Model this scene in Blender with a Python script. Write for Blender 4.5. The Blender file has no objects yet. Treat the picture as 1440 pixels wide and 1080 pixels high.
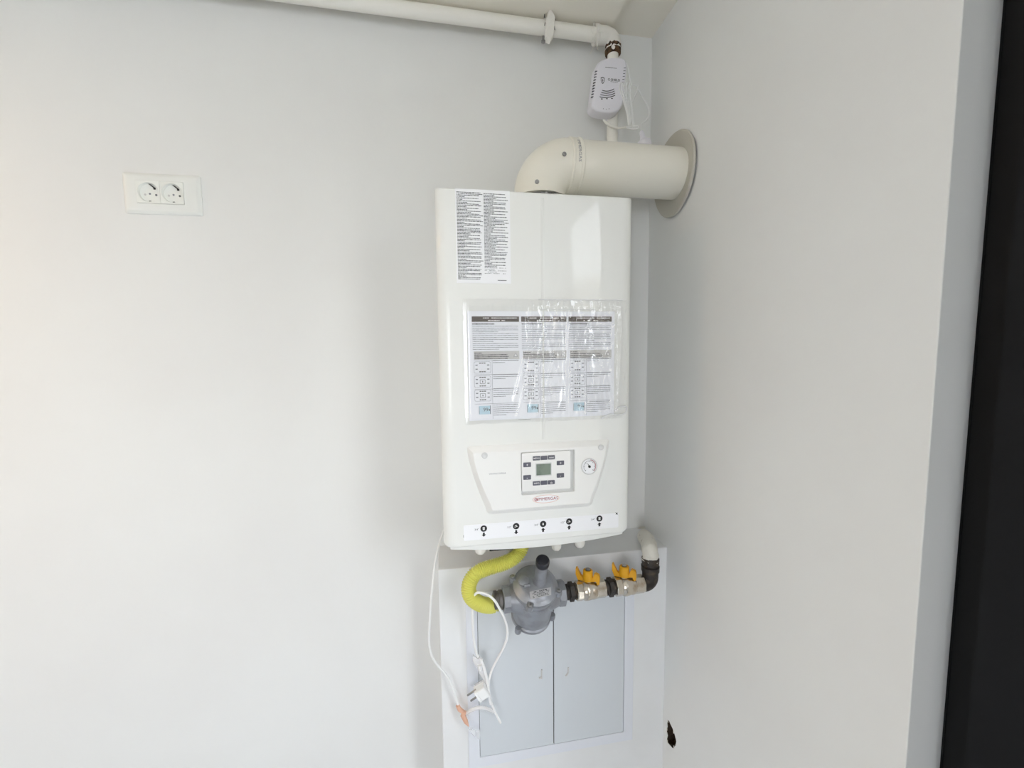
import bpy, bmesh, math, random
from mathutils import Vector, Matrix, noise as mnoise
random.seed(7)
C = bpy.context.scene.collection
sc = bpy.context.scene

# ---------------------------------------------------------------- camera
CH = 1.75                                   # eye height above the floor
F = 580.0
AX = Vector((3410, -90, F)).normalized()    # world X seen in camera (right, down, forward)
_vy = 6800.0; _vx = (90*_vy - F*F)/3410
DN = Vector((_vx, _vy, F)).normalized()
AZ = -DN
AY = AX.cross(DN)
cam_d = bpy.data.cameras.new('camera'); cam = bpy.data.objects.new('camera', cam_d); C.objects.link(cam)
cam_d.sensor_width = 36; cam_d.lens = F/1440*36; cam_d.clip_start = 0.01
rx = Vector((AX.x, AY.x, AZ.x)); dn = Vector((AX.y, AY.y, AZ.y)); fw = Vector((AX.z, AY.z, AZ.z))
M = Matrix((rx, -dn, -fw)).transposed().to_4x4(); M.translation = Vector((0, 0, CH))
cam.matrix_world = M
sc.camera = cam

def at(px, py, X=None, Y=None, Z=None):
    d = Vector((px-720, py-540, F)); r = Vector((d.dot(AX), d.dot(AY), d.dot(AZ)))
    if X is not None: r *= X/r.x
    elif Y is not None: r *= Y/r.y
    else: r *= (Z-CH)/r.z
    return Vector((r.x, r.y, r.z+CH))

# ---------------------------------------------------------------- world, daylight, exposure
w = bpy.data.worlds.new('sky'); sc.world = w; w.use_nodes = True
nt = w.node_tree; nt.nodes.clear()
tc = nt.nodes.new('ShaderNodeTexCoord'); sp = nt.nodes.new('ShaderNodeSeparateXYZ')
rp = nt.nodes.new('ShaderNodeValToRGB'); bg = nt.nodes.new('ShaderNodeBackground'); ow = nt.nodes.new('ShaderNodeOutputWorld')
rp.color_ramp.elements[0].position = 0.0; rp.color_ramp.elements[0].color = (0.92, 0.94, 0.97, 1)
rp.color_ramp.elements[1].position = 0.6; rp.color_ramp.elements[1].color = (0.84, 0.91, 1.0, 1)
nt.links.new(tc.outputs['Generated'], sp.inputs[0]); nt.links.new(sp.outputs['Z'], rp.inputs[0])
nt.links.new(rp.outputs[0], bg.inputs[0]); nt.links.new(bg.outputs[0], ow.inputs[0])
bg.inputs[1].default_value = 12.0
def area(name, loc, rot, sx, sy, power, col, portal=False):
    l = bpy.data.lights.new(name, 'AREA'); l.shape = 'RECTANGLE'; l.size = sx; l.size_y = sy
    l.energy = power; l.color = col
    if portal: l.cycles.is_portal = True
    o = bpy.data.objects.new(name, l); C.objects.link(o); o.location = loc; o.rotation_euler = rot
    return o
RW = 0.5726           # right wall plane
DOOR_Y0, DOOR_Y1, DOOR_Z = -0.50, 0.395, 2.42
REAR = -2.3; LEFT = -2.7
WX0, WX1, WZ0, WZ1 = -1.7, -0.55, 0.9, 2.2      # rear window
area('daylight_portal', (RW+0.13, (DOOR_Y0+DOOR_Y1)/2, DOOR_Z/2), (0, math.radians(90), 0), DOOR_Z, DOOR_Y1-DOOR_Y0, 1, (1, 1, 1), True)
area('daylight_portal', ((WX0+WX1)/2, REAR-0.22, (WZ0+WZ1)/2), (math.radians(90), 0, 0), WX1-WX0, WZ1-WZ0, 1, (1, 1, 1), True)
lamp = area('warm_fill_light', (-1.75, 0.55, 2.49), (0, 0, 0), 0.3, 0.3, 8.0, (1.0, 0.66, 0.33))  # unseen lamp, added for a warm tint on the upper left wall
sc.view_settings.view_transform = 'Standard'; sc.view_settings.look = 'None'
sc.view_settings.gamma = 1; sc.view_settings.use_curve_mapping = False
sc.view_settings.exposure = 0.04
sc.cycles.max_bounces = 14; sc.cycles.diffuse_bounces = 8; sc.cycles.transparent_max_bounces = 16
sc.cycles.use_denoising = True; sc.cycles.caustics_reflective = False; sc.cycles.caustics_refractive = False

# ---------------------------------------------------------------- materials
def hexc(r, g, b):
    f = lambda c: ((c/255+0.055)/1.055)**2.4 if c > 10 else c/255/12.92
    return (f(r), f(g), f(b), 1)
def mat(name, col, rough=0.5, metal=0.0, coat=0.0, bump=None, mix=None, spec=0.5, trans=0.0):
    m = bpy.data.materials.new(name); m.use_nodes = True; n = m.node_tree; b = n.nodes['Principled BSDF']
    c = hexc(*col)
    b.inputs['Base Color'].default_value = c; b.inputs['Roughness'].default_value = rough
    b.inputs['Metallic'].default_value = metal; b.inputs['Coat Weight'].default_value = coat
    b.inputs['Coat Roughness'].default_value = 0.04; b.inputs['Specular IOR Level'].default_value = spec
    t = n.nodes.new('ShaderNodeTexCoord')
    if bump:
        sc_, st, dist = bump
        k = n.nodes.new('ShaderNodeTexNoise'); k.inputs['Scale'].default_value = sc_; k.inputs['Detail'].default_value = 4
        u = n.nodes.new('ShaderNodeBump'); u.inputs['Strength'].default_value = st; u.inputs['Distance'].default_value = dist
        n.links.new(t.outputs['Object'], k.inputs['Vector']); n.links.new(k.outputs['Fac'], u.inputs['Height'])
        n.links.new(u.outputs['Normal'], b.inputs['Normal'])
    if mix:
        col2, s2, lo, hi = mix
        k = n.nodes.new('ShaderNodeTexNoise'); k.inputs['Scale'].default_value = s2; k.inputs['Detail'].default_value = 5
        r = n.nodes.new('ShaderNodeMapRange'); r.inputs[1].default_value = lo; r.inputs[2].default_value = hi
        x = n.nodes.new('ShaderNodeMix'); x.data_type = 'RGBA'
        n.links.new(t.outputs['Object'], k.inputs['Vector']); n.links.new(k.outputs['Fac'], r.inputs[0]); n.links.new(r.outputs[0], x.inputs[0])
        x.inputs[6].default_value = c; x.inputs[7].default_value = hexc(*col2)
        n.links.new(x.outputs[2], b.inputs['Base Color'])
    return m
WALL = mat('wall_paint', (231, 232, 231), 0.75, bump=(55, 0.10, 0.002), mix=((227, 227, 226), 2.2, 0.35, 0.7), spec=0.3)
CEIL = mat('ceiling_paint', (240, 236, 226), 0.85, bump=(40, 0.08, 0.002), spec=0.2)
BOXP = mat('boxing_paint', (234, 235, 236), 0.7, bump=(60, 0.08, 0.001), mix=((228, 228, 228), 6, 0.4, 0.75), spec=0.3)
FLOOR = mat('floor_tile', (184, 190, 198), 0.4, mix=((176, 182, 190), 3, 0.3, 0.7))
PIPEW = mat('painted_steel_white', (238, 236, 229), 0.45, bump=(120, 0.25, 0.001))
PLAS = mat('plaster_lump', (236, 234, 228), 0.8, bump=(160, 0.7, 0.002))
PLASG = mat('plaster_stained', (226, 223, 214), 0.8, bump=(160, 0.7, 0.002), mix=((150, 140, 125), 45, 0.62, 0.72))
ENAM = mat('enamel_white', (236, 237, 234), 0.38, coat=0.4, spec=0.3)
ENAM2 = mat('enamel_casing', (232, 233, 230), 0.4, spec=0.4)
PANL = mat('panel_plastic', (240, 240, 238), 0.4)
PANG = mat('panel_edge_grey', (214, 215, 214), 0.45)
FLUE = mat('flue_white', (236, 233, 222), 0.3, coat=0.3)
STICK = mat('sticker_white', (244, 245, 248), 0.35)
PAPER = mat('paper_white', (246, 248, 254), 0.6)
INK = mat('ink_dark', (70, 72, 76), 0.6)
INK2 = mat('ink_grey', (140, 142, 150), 0.6)
BLACK = mat('ink_black', (18, 19, 22), 0.5)
BROWN = mat('ink_header', (84, 74, 68), 0.6)
LGREY = mat('ink_light_grey', (205, 204, 203), 0.6)
LCDP = mat('print_blue', (196, 222, 235), 0.6)
RED = mat('ink_red', (158, 28, 36), 0.5)
BTN = mat('button_grey', (96, 97, 108), 0.45)
WHT = mat('print_white', (240, 240, 240), 0.5)
LCD = mat('lcd_green', (128, 140, 128), 0.15, mix=((60, 70, 66), 30, 0.45, 0.75))
YEL = mat('hose_yellow', (221, 219, 116), 0.38, spec=0.4)
HAND = mat('handle_yellow', (228, 166, 24), 0.4)
CAST = mat('cast_aluminium', (158, 161, 168), 0.4, metal=0.45, bump=(260, 0.25, 0.0006), mix=((138, 139, 143), 28, 0.42, 0.7))
CASTD = mat('cast_darker', (122, 119, 118), 0.5, metal=0.6, bump=(260, 0.3, 0.0006), mix=((96, 88, 80), 40, 0.45, 0.7))
CHRM = mat('chrome_tarnished', (208, 200, 188), 0.2, metal=0.95, mix=((150, 118, 70), 26, 0.58, 0.75))
IRON = mat('black_iron', (52, 48, 45), 0.5, metal=0.35, bump=(180, 0.5, 0.001), mix=((88, 74, 60), 60, 0.5, 0.75))
HEMP = mat('hemp_sealant', (112, 98, 74), 0.9, bump=(300, 0.8, 0.001), mix=((60, 52, 42), 90, 0.45, 0.65))
RUST = mat('rust_ring', (96, 70, 46), 0.8, bump=(300, 0.8, 0.001), mix=((45, 34, 24), 110, 0.45, 0.6))
CAPB = mat('cap_black', (30, 30, 38), 0.35)
STEEL = mat('screw_steel', (160, 160, 160), 0.3, metal=0.9)
BRASS = mat('brass_plug', (150, 112, 60), 0.4, metal=0.7)
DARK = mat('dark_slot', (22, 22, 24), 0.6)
DETW = mat('detector_plastic', (230, 229, 237), 0.4)
CABW = mat('cable_white', (244, 244, 244), 0.4)
CABG = mat('cable_grey_white', (236, 237, 237), 0.4)
RUBG = mat('rubber_grey', (192, 189, 180), 0.65)
DOORM = mat('cabinet_metal', (213, 218, 223), 0.4, spec=0.4)
DOORF = mat('cabinet_frame', (228, 231, 238), 0.4, spec=0.4)
SOCK = mat('socket_plastic', (236, 238, 234), 0.3, coat=0.2)
SOCKP = mat('socket_plate', (231, 233, 230), 0.35)
ALU = mat('door_anthracite', (24, 25, 27), 0.6, spec=0.12)
ALUB = mat('door_black', (13, 14, 16), 0.5, spec=0.2)
LAMP = mat('lamp_body', (225, 225, 220), 0.5)
INK3 = mat('label_print', (88, 92, 96), 0.6)
SALM = mat('tape_salmon', (226, 178, 152), 0.5)
EARTH = mat('hole_earth', (70, 55, 42), 0.95, bump=(90, 1.0, 0.004))
FACADE = mat('facade_beige', (176, 166, 150), 0.8)
GROUND = mat('outdoor_ground', (214, 212, 208), 0.9)
def clear(name, gloss_r, tint=(1, 1, 1, 1), base=0.04, haze=0.0):
    m = bpy.data.materials.new(name); m.use_nodes = True; n = m.node_tree; n.nodes.clear()
    o = n.nodes.new('ShaderNodeOutputMaterial'); tr = n.nodes.new('ShaderNodeBsdfTransparent'); g = n.nodes.new('ShaderNodeBsdfGlossy')
    fr = n.nodes.new('ShaderNodeFresnel'); ge = n.nodes.new('ShaderNodeNewGeometry'); mr = n.nodes.new('ShaderNodeMapRange')
    mr.inputs[3].default_value = 1.5; mr.inputs[4].default_value = 1/1.5      # same reflectance from both sides of a thin sheet
    n.links.new(ge.outputs['Backfacing'], mr.inputs[0]); n.links.new(mr.outputs[0], fr.inputs[0])
    ad = n.nodes.new('ShaderNodeMath'); ad.operation = 'ADD'; ad.inputs[1].default_value = base; ad.use_clamp = True
    mx = n.nodes.new('ShaderNodeMixShader')
    tr.inputs[0].default_value = tint; g.inputs['Roughness'].default_value = gloss_r; g.inputs['Color'].default_value = (1, 1, 1, 1)
    n.links.new(fr.outputs[0], ad.inputs[0]); n.links.new(ad.outputs[0], mx.inputs[0])
    if haze > 0:
        d = n.nodes.new('ShaderNodeBsdfDiffuse'); d.inputs[0].default_value = (0.95, 0.96, 0.98, 1)
        m2 = n.nodes.new('ShaderNodeMixShader'); m2.inputs[0].default_value = haze
        n.links.new(tr.outputs[0], m2.inputs[1]); n.links.new(d.outputs[0], m2.inputs[2]); n.links.new(m2.outputs[0], mx.inputs[1])
    else:
        n.links.new(tr.outputs[0], mx.inputs[1])
    n.links.new(g.outputs[0], mx.inputs[2]); n.links.new(mx.outputs[0], o.inputs[0])
    return m
GLASS = clear('window_glass', 0.0)
BAG = clear('clear_plastic_film', 0.16, base=0.045, haze=0.02)
TAG = clear('clear_bag_film', 0.2, base=0.05, haze=0.35)
TAPE = clear('translucent_tape', 0.2, (0.97, 0.93, 0.9, 1), base=0.04, haze=0.55)

# ---------------------------------------------------------------- helpers
class MB:
    """collects vertices and faces (world coordinates)"""
    def __init__(s): s.v = []; s.f = []
    def add(s, vs, fs):
        o = len(s.v); s.v += [Vector(v) for v in vs]; s.f += [tuple(i+o for i in f) for f in fs]; return s
    def quad(s, a, b, c, d): return s.add([a, b, c, d], [(0, 1, 2, 3)])
    def box(s, x0, x1, y0, y1, z0, z1):
        v = [(x, y, z) for x in (x0, x1) for y in (y0, y1) for z in (z0, z1)]
        return s.add(v, [(0, 1, 3, 2), (4, 6, 7, 5), (0, 4, 5, 1), (2, 3, 7, 6), (0, 2, 6, 4), (1, 5, 7, 3)])
    def loops(s, rings, close_a=True, close_b=True, wrap=False):
        n = len(rings[0]); vs = [v for r in rings for v in r]; fs = []; R = len(rings)
        for k in range(R if wrap else R-1):
            k2 = (k+1) % R
            for i in range(n):
                j = (i+1) % n; fs.append((k*n+i, k*n+j, k2*n+j, k2*n+i))
        if close_a and not wrap: fs.append(tuple(reversed(range(n))))
        if close_b and not wrap: fs.append(tuple((R-1)*n+i for i in range(n)))
        return s.add(vs, fs)
    def tube(s, pts, r, n=16, caps=True):
        pts = [Vector(p) for p in pts]; rings = []; up = None
        for i, p in enumerate(pts):
            a = pts[max(i-1, 0)]; b = pts[min(i+1, len(pts)-1)]; t = (b-a).normalized()
            if up is None:
                up = Vector((0, 0, 1)) if abs(t.z) < 0.9 else Vector((0, 1, 0))
            u = (up - t*up.dot(t)).normalized(); up = u; v = t.cross(u)
            rr = r(i) if callable(r) else r
            rings.append([p + (u*math.cos(2*math.pi*k/n) + v*math.sin(2*math.pi*k/n))*rr for k in range(n)])
        return s.loops(rings, caps, caps)
    def lathe(s, prof, o=(0, 0, 0), ax=(0, 0, 1), n=32, caps=True, ref=None):
        o = Vector(o); a = Vector(ax).normalized()
        u = Vector(ref) if ref else (Vector((1, 0, 0)) if abs(a.x) < 0.9 else Vector((0, 0, 1)))
        u = (u - a*u.dot(a)).normalized(); v = a.cross(u)
        rings = [[o + a*h + (u*math.cos(2*math.pi*k/n) + v*math.sin(2*math.pi*k/n))*max(r, 1e-5) for k in range(n)] for r, h in prof]
        return s.loops(rings, caps, caps)
    def prism(s, outline, y0, y1, bev=0.0, steps=2):
        """outline = [(x,z)], from the back y0 to the front y1 (y1<y0), bevelled front edge"""
        n = len(outline); cx = sum(p[0] for p in outline)/n; cz = sum(p[1] for p in outline)/n
        area_ = sum(outline[i][0]*outline[(i+1) % n][1]-outline[(i+1) % n][0]*outline[i][1] for i in range(n))
        if area_ < 0: outline = outline[::-1]
        def inset(d):
            res = []
            for i in range(n):
                p0 = Vector(outline[i-1]); p1 = Vector(outline[i]); p2 = Vector(outline[(i+1) % n])
                e1 = (p1-p0); e2 = (p2-p1)
                if e1.length < 1e-9: e1 = e2
                if e2.length < 1e-9: e2 = e1
                n1 = Vector((-e1.y, e1.x)).normalized(); n2 = Vector((-e2.y, e2.x)).normalized()
                m = n1+n2; m = m/max(m.dot(n1), 0.4) if m.length > 1e-6 else n1
                res.append(p1 + m*d)
            return res
        rings = [[(p[0], y0, p[1]) for p in outline]]
        if bev > 0:
            for k in range(steps+1):
                t = k/steps*math.pi/2
                rings.append([(p[0], y1+bev*(1-math.sin(t)), p[1]) for p in inset(bev*(1-math.cos(t)))])
        else: rings.append([(p[0], y1, p[1]) for p in outline])
        return s.loops(rings)
    def xform(s, m): s.v = [m @ v for v in s.v]; return s
    def build(s, name, m, parent=None, smooth=None, local=False):
        me = bpy.data.meshes.new(name)
        off = parent_loc(parent) if (parent is not None and not local) else Vector((0, 0, 0))
        me.from_pydata([v-off for v in s.v], [], s.f)
        me.materials.append(m)
        bm = bmesh.new(); bm.from_mesh(me); bmesh.ops.recalc_face_normals(bm, faces=bm.faces); bm.to_mesh(me); bm.free()
        if smooth is not None: shade(me, smooth)
        o = bpy.data.objects.new(name, me); C.objects.link(o)
        if parent is not None: o.parent = parent
        return o
def parent_loc(p):
    l = Vector((0, 0, 0))
    while p is not None: l += p.location; p = p.parent
    return l
def shade(me, deg):
    for p in me.polygons: p.use_smooth = True
    me.set_sharp_from_angle(angle=math.radians(deg))
def thing(name, label, cat, loc, group=None):
    o = bpy.data.objects.new(name, None); C.objects.link(o); o.location = loc; o.empty_display_size = 0.02
    return tag(o, label, cat, group)
def tag(o, label, cat, group=None):
    o['label'] = label; o['category'] = cat
    if group: o['group'] = group
    return o
def struct(mb, name, m, parent=None, smooth=None):
    o = mb.build(name, m, parent, smooth)
    if parent is None: o['kind'] = 'structure'
    return o
def stuff(o): o['kind'] = 'stuff'; return o
def plabel(o, t): o['label'] = t; return o
def rrect(x0, x1, z0, z1, r, seg=5):
    if not isinstance(r, (tuple, list)): r = (r,)*4      # bl, br, tr, tl
    cs = [((x0+r[0], z0+r[0]), 180, r[0]), ((x1-r[1], z0+r[1]), 270, r[1]), ((x1-r[2], z1-r[2]), 0, r[2]), ((x0+r[3], z1-r[3]), 90, r[3])]
    out = []
    for (c, a0, rr) in cs:
        for k in range(seg+1):
            a = math.radians(a0+90*k/seg); out.append((c[0]+rr*math.cos(a), c[1]+rr*math.sin(a)))
    return out
def circ(cx, cz, rx, rz=None, n=24, a0=0, a1=360):
    rz = rz or rx; full = abs(a1-a0) >= 360
    return [(cx+rx*math.cos(math.radians(a0+(a1-a0)*k/(n if full else n-1))), cz+rz*math.sin(math.radians(a0+(a1-a0)*k/(n if full else n-1)))) for k in range(n)]
def spline(pts, n=8):
    P = [Vector(p) for p in pts]; out = []
    for i in range(len(P)-1):
        p0 = P[max(i-1, 0)]; p1 = P[i]; p2 = P[i+1]; p3 = P[min(i+2, len(P)-1)]
        for k in range(n):
            t = k/n
            out.append(0.5*((2*p1)+(p2-p0)*t+(2*p0-5*p1+4*p2-p3)*t*t+(3*p1-p0-3*p2+p3)*t**3))
    out.append(P[-1]); return out
def textmb(body, size, cx, cz, y, mb=None, rot=0.0, bold=0.0, align='CENTER', spacing=1.0):
    """flat lettering in the x-z plane at y, facing -y"""
    cu = bpy.data.curves.new('lettering', 'FONT'); cu.body = body; cu.size = size; cu.offset = bold*size
    cu.align_x = align; cu.align_y = 'CENTER'; cu.resolution_u = 2; cu.space_character = spacing
    ob = bpy.data.objects.new('lettering', cu); C.objects.link(ob)
    dg = bpy.context.evaluated_depsgraph_get(); me = bpy.data.meshes.new_from_object(ob.evaluated_get(dg))
    mb = mb or MB(); cr, sr = math.cos(rot), math.sin(rot)
    mb.add([(cx+v.co.x*cr-v.co.y*sr, y, cz+v.co.x*sr+v.co.y*cr) for v in me.vertices], [tuple(p.vertices) for p in me.polygons])
    bpy.data.objects.remove(ob); bpy.data.curves.remove(cu); bpy.data.meshes.remove(me)
    return mb
def rect(mb, x0, x1, z0, z1, y): return mb.quad((x0, y, z0), (x1, y, z0), (x1, y, z1), (x0, y, z1))
def poly(mb, pts, y): return mb.add([(p[0], y, p[1]) for p in pts], [tuple(range(len(pts)))])
def dashes(mb, x0, x1, z, h, y, dens=0.8, wmin=0.0015, wmax=0.006, gap=0.0006):
    x = x0
    while x < x1-0.0008:
        ww = min(random.uniform(wmin, wmax), x1-x)
        hh = h*random.uniform(0.75, 1.15)
        if random.random() < dens: rect(mb, x, x+ww, z-hh/2, z+hh/2, y)
        x += ww+gap
    return mb

# ================================================================ the setting
YW = 1.085; YF = 0.8151; CZ = at(911, 53, Y=YW).z
YB = 0.962                                          # front of the boxing under the boiler
XB0 = at(616, 802, Y=YB).x; ZB = at(780, 785.5, Y=YB).z

struct(MB().box(LEFT-0.15, RW+0.13, YW, YW+0.15, -0.1, CZ+0.1), 'wall_back', WALL)
struct(MB().box(LEFT-0.15, LEFT, REAR-0.25, YW, -0.1, CZ+0.1), 'wall_left', WALL)
struct(MB().box(LEFT-0.15, RW+0.13, REAR-0.25, YW+0.15, -0.12, 0), 'floor', FLOOR)
struct(MB().box(LEFT-0.15, RW+0.13, REAR-0.25, YW+0.15, CZ, CZ+0.12), 'ceiling', CEIL)
xa = at(861, 37, Z=CZ-0.016).x
struct(MB().box(LEFT, xa, REAR, YW, CZ-0.016, CZ-0.0005), 'trim_1', CEIL)
# rear wall with a window opening
m = MB()
m.box(LEFT, WX0, REAR-0.25, REAR, 0, CZ); m.box(WX1, RW+0.13, REAR-0.25, REAR, 0, CZ)
m.box(WX0, WX1, REAR-0.25, REAR, 0, WZ0); m.box(WX0, WX1, REAR-0.25, REAR, WZ1, CZ)
struct(m, 'wall_rear', WALL)
wn = MB()
for (a, b, c, d) in ((WX0, WX0+0.06, WZ0, WZ1), (WX1-0.06, WX1, WZ0, WZ1), (WX0, WX1, WZ0, WZ0+0.06), (WX0, WX1, WZ1-0.06, WZ1), ((WX0+WX1)/2-0.04, (WX0+WX1)/2+0.04, WZ0, WZ1)):
    wn.box(a, b, REAR-0.17, REAR-0.11, c, d)
wo = struct(wn, 'window_1', ALU)
MB().box(WX0+0.05, WX1-0.05, REAR-0.145, REAR-0.135, WZ0+0.05, WZ1-0.05).build('window_pane', GLASS, wo)
# right wall: solid part (with the broken hole) as a mesh, plus wall beyond the door
hole_px = [(937.6, 1015), (940, 1013), (942, 1018), (945, 1024), (948.5, 1034), (950.5, 1043), (949, 1049), (945.5, 1052.5), (942.5, 1049), (939, 1045), (937.2, 1040), (938.6, 1034), (937.0, 1028), (938.2, 1022)]
hole = [at(px+0.6, py, X=RW) for px, py in hole_px]
m = MB()
bm = bmesh.new()
outer = [(DOOR_Y1, -0.1), (YW, -0.1), (YW, CZ+0.05), (DOOR_Y1, CZ+0.05)]
vo = [bm.verts.new((RW, a, b)) for a, b in outer]; vh = [bm.verts.new(tuple(p)) for p in hole]
ed = [bm.edges.new((vo[i], vo[(i+1) % 4])) for i in range(4)] + [bm.edges.new((vh[i], vh[(i+1) % len(vh)])) for i in range(len(vh))]
bmesh.ops.triangle_fill(bm, edges=ed, use_beauty=True)
bm.verts.index_update()
m.add([v.co.copy() for v in bm.verts], [tuple(v.index for v in f.verts) for f in bm.faces]); bm.free()
# rounded outer corner at the door reveal, reveal face and the outside
R_ = 0.0015; XO = RW+0.13
prof = [(RW, DOOR_Y1)] + [(RW+R_*(1-math.cos(t)), DOOR_Y1-R_*math.sin(t)) for t in (math.pi/8, math.pi/4, 3*math.pi/8, math.pi/2)] + [(XO, DOOR_Y1-R_)]
for i in range(len(prof)-1):
    a, b = prof[i], prof[i+1]
    m.quad((a[0], a[1], -0.1), (b[0], b[1], -0.1), (b[0], b[1], CZ+0.05), (a[0], a[1], CZ+0.05))
m.quad((XO, DOOR_Y1-R_, -0.1), (XO, YW, -0.1), (XO, YW, CZ+0.05), (XO, DOOR_Y1-R_, CZ+0.05))
m.box(RW, XO, REAR, DOOR_Y0, -0.1, CZ+0.05)
m.box(RW, XO, DOOR_Y0, DOOR_Y1-R_, DOOR_Z, CZ+0.05)
wr = struct(m, 'wall_right', WALL)
for p in wr.data.polygons: p.use_smooth = False
# hole cavity
cx = sum((p for p in hole), Vector())/len(hole); hb = MB()
rings = []
for k, (s_, d_) in enumerate(((1.0, 0.0005), (1.12, 0.006), (1.3, 0.02), (1.2, 0.04), (0.7, 0.055))):
    rings.append([Vector((RW+d_, cx.y+(p.y-cx.y)*s_+(random.uniform(-.001, .001) if k else 0), cx.z+(p.z-cx.z)*s_+(random.uniform(-.001, .001) if k else 0))) for p in hole])
hb.loops(rings, False, True)
hb.build('wall_hole', EARTH, wr)
# plaster lip, slightly broken around the hole
lip = MB()
for i, p in enumerate(hole):
    q = hole[(i+1) % len(hole)]
    c = (p+q)/2; d = (c-cx); 
    if i % 3 == 0: lip.tube([c-Vector((0.0, 0, 0.004)), c+Vector((-0.0006, 0, 0.004))], 0.0012, 6)
stuff(lip.build('plaster_crumbs', PLASG, wr))

# boxing below the boiler
bx = MB().box(XB0, RW+0.001, YB, YW+0.002, -0.01, ZB)
bo = struct(bx, 'trim_2', BOXP)
md = bo.modifiers.new('bevel', 'BEVEL'); md.width = 0.002; md.segments = 2
# sill/ top sheet slightly dirty
# door to the balcony: dark frame in the reveal
XD = RW+0.055
dm = MB()
yA = at(1354, 540, X=XD).y; yC = at(1405, 540, X=XD).y
FW_ = max(DOOR_Y1-R_-yC, 0.03)
for (y0, y1, z0, z1) in ((DOOR_Y1-R_-FW_, DOOR_Y1-R_, 0, DOOR_Z), (DOOR_Y0, DOOR_Y0+FW_, 0, DOOR_Z), (DOOR_Y0, DOOR_Y1-R_, DOOR_Z-FW_, DOOR_Z), (DOOR_Y0, DOOR_Y1-R_, 0, 0.05)):
    dm.box(XD, XD+0.07, y0, y1, z0, z1)
do = struct(dm, 'door_1', ALUB)
y0, y1 = DOOR_Y0+FW_, DOOR_Y1-R_-FW_
lf = MB(); S = 0.062; XL = XD-0.027; yl1 = at(1405, 540, X=XL).y; S2 = yl1-0.205
for (a, b, c, d) in ((yl1-S2, yl1, 0.05, DOOR_Z-FW_), (y0, y0+S+0.01, 0.05, DOOR_Z-FW_), (y0, y1, DOOR_Z-FW_-0.02, DOOR_Z-FW_), (y0, y1, 0.05, 0.05+S), (y0, y1, 0.95, 1.02)):
    lf.box(XL, XD+0.06, a, b, c, d)
lf.build('door_leaf', ALU, do)
MB().box(XD+0.03, XD+0.04, y0+S, yl1-S2+0.005, 0.1, DOOR_Z-FW_-0.01).build('door_pane', GLASS, do)
gk = MB(); gk.tube([(XD+0.001, DOOR_Y1-R_-0.0015, 0.02), (XD+0.001, DOOR_Y1-R_-0.0015, DOOR_Z)], 0.002, 6)
gk.build('door_gasket', ALUB, do)
# outside
struct(MB().box(-30, 30, -30, 30, -3.2, -3.0), 'ground', GROUND)
struct(MB().box(RW+1.1, RW+1.22, -4, 2.5, -0.3, 1.02), 'daylight_blocker', FACADE)  # unseen parapet, added to cut daylight low in the room
struct(MB().box(RW+0.13, RW+1.22, -4, 2.5, -0.3, -0.02), 'bounce_slab', GROUND)  # unseen pale slab, added to bounce daylight up to the ceiling
struct(MB().box(3, 27, -32, -22, -3.0, 5.4), 'facade_opposite', FACADE)
struct(MB().lathe([(0.17, 0), (0.18, 0.03), (0.17, 0.05)], (-1.75, 0.55, 2.503), (0, 0, 1), 32), 'added_warm_lamp', LAMP)  # body of the added warm lamp, out of view

# ================================================================ boiler
def F_(px, py, y=YF):
    p = at(px, py, Y=y); return p.x, p.z
SC = 0.4/277.0                                       # metres per pixel on the boiler front
BX0, BX1 = -0.0045, 0.3975
BZ0 = at(740, 764, Y=YF).z; BZ1 = at(750, 268, Y=YF).z
boiler = thing('wall_boiler', 'tall white wall-hung gas boiler with control panel and round gauge', 'boiler', ((BX0+BX1)/2, YW, BZ0))
# casing behind the cover
MB().prism(rrect(BX0+0.004, BX1-0.004, BZ0+0.012, BZ1-0.003, 0.004, 2), YW-0.001, YF+0.17).build('casing', ENAM2, boiler, 30)
# front cover: rounded plan, rounded lower corners
rings = []
RX, RZ, DP = 0.026, 0.007, 0.018
def cover_ring(ix, iz, y, rr):
    return [(p[0], y, p[1]) for p in rrect(BX0+ix, BX1-ix, BZ0+iz, BZ1-iz, (rr+0.009, rr+0.009, rr, rr), 6)]
rings.append(cover_ring(0, 0, YF+0.195, 0.004)); rings.append(cover_ring(0, 0, YF+DP, 0.004))
for k in range(1, 9):
    t = k/8*math.pi/2
    rings.append(cover_ring(RX*(1-math.cos(t)), RZ*(1-math.cos(t)), YF+DP*(1-math.sin(t)), 0.004))
cov = MB().loops(rings).build('front_cover', ENAM, boiler, 28)
# centre crease
cxr = F_(763, 350)[0]
cr = MB(); z1c = BZ1-0.012; z0c = F_(763, 618)[1]
cr.add([(cxr-0.0035, YF+0.0002, z1c), (cxr, YF-0.0034, z1c-0.01), (cxr+0.0035, YF+0.0002, z1c), (cxr-0.0035, YF+0.0002, z0c), (cxr, YF-0.0034, z0c+0.01), (cxr+0.0035, YF+0.0002, z0c)],
       [(0, 3, 4, 1), (1, 4, 5, 2), (0, 1, 2), (3, 5, 4)])
cr.build('crease_ridge', ENAM, cov, 80)
# bottom tray, bowed down in the middle
tr = []
xs = [BX0+0.013+(BX1-BX0-0.028)*k/24 for k in range(25)]
bot = [(x, BZ0-0.0004-0.0140*(1-((x-(BX0+BX1)/2)/((BX1-BX0)/2))**2)) for x in xs]
outl = bot + [(BX1-0.014, BZ0+0.004), (BX0+0.012, BZ0+0.004)]
MB().prism(outl, YF+0.20, YF+0.006, 0.002).build('bottom_tray', ENAM2, boiler, 25)
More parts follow.
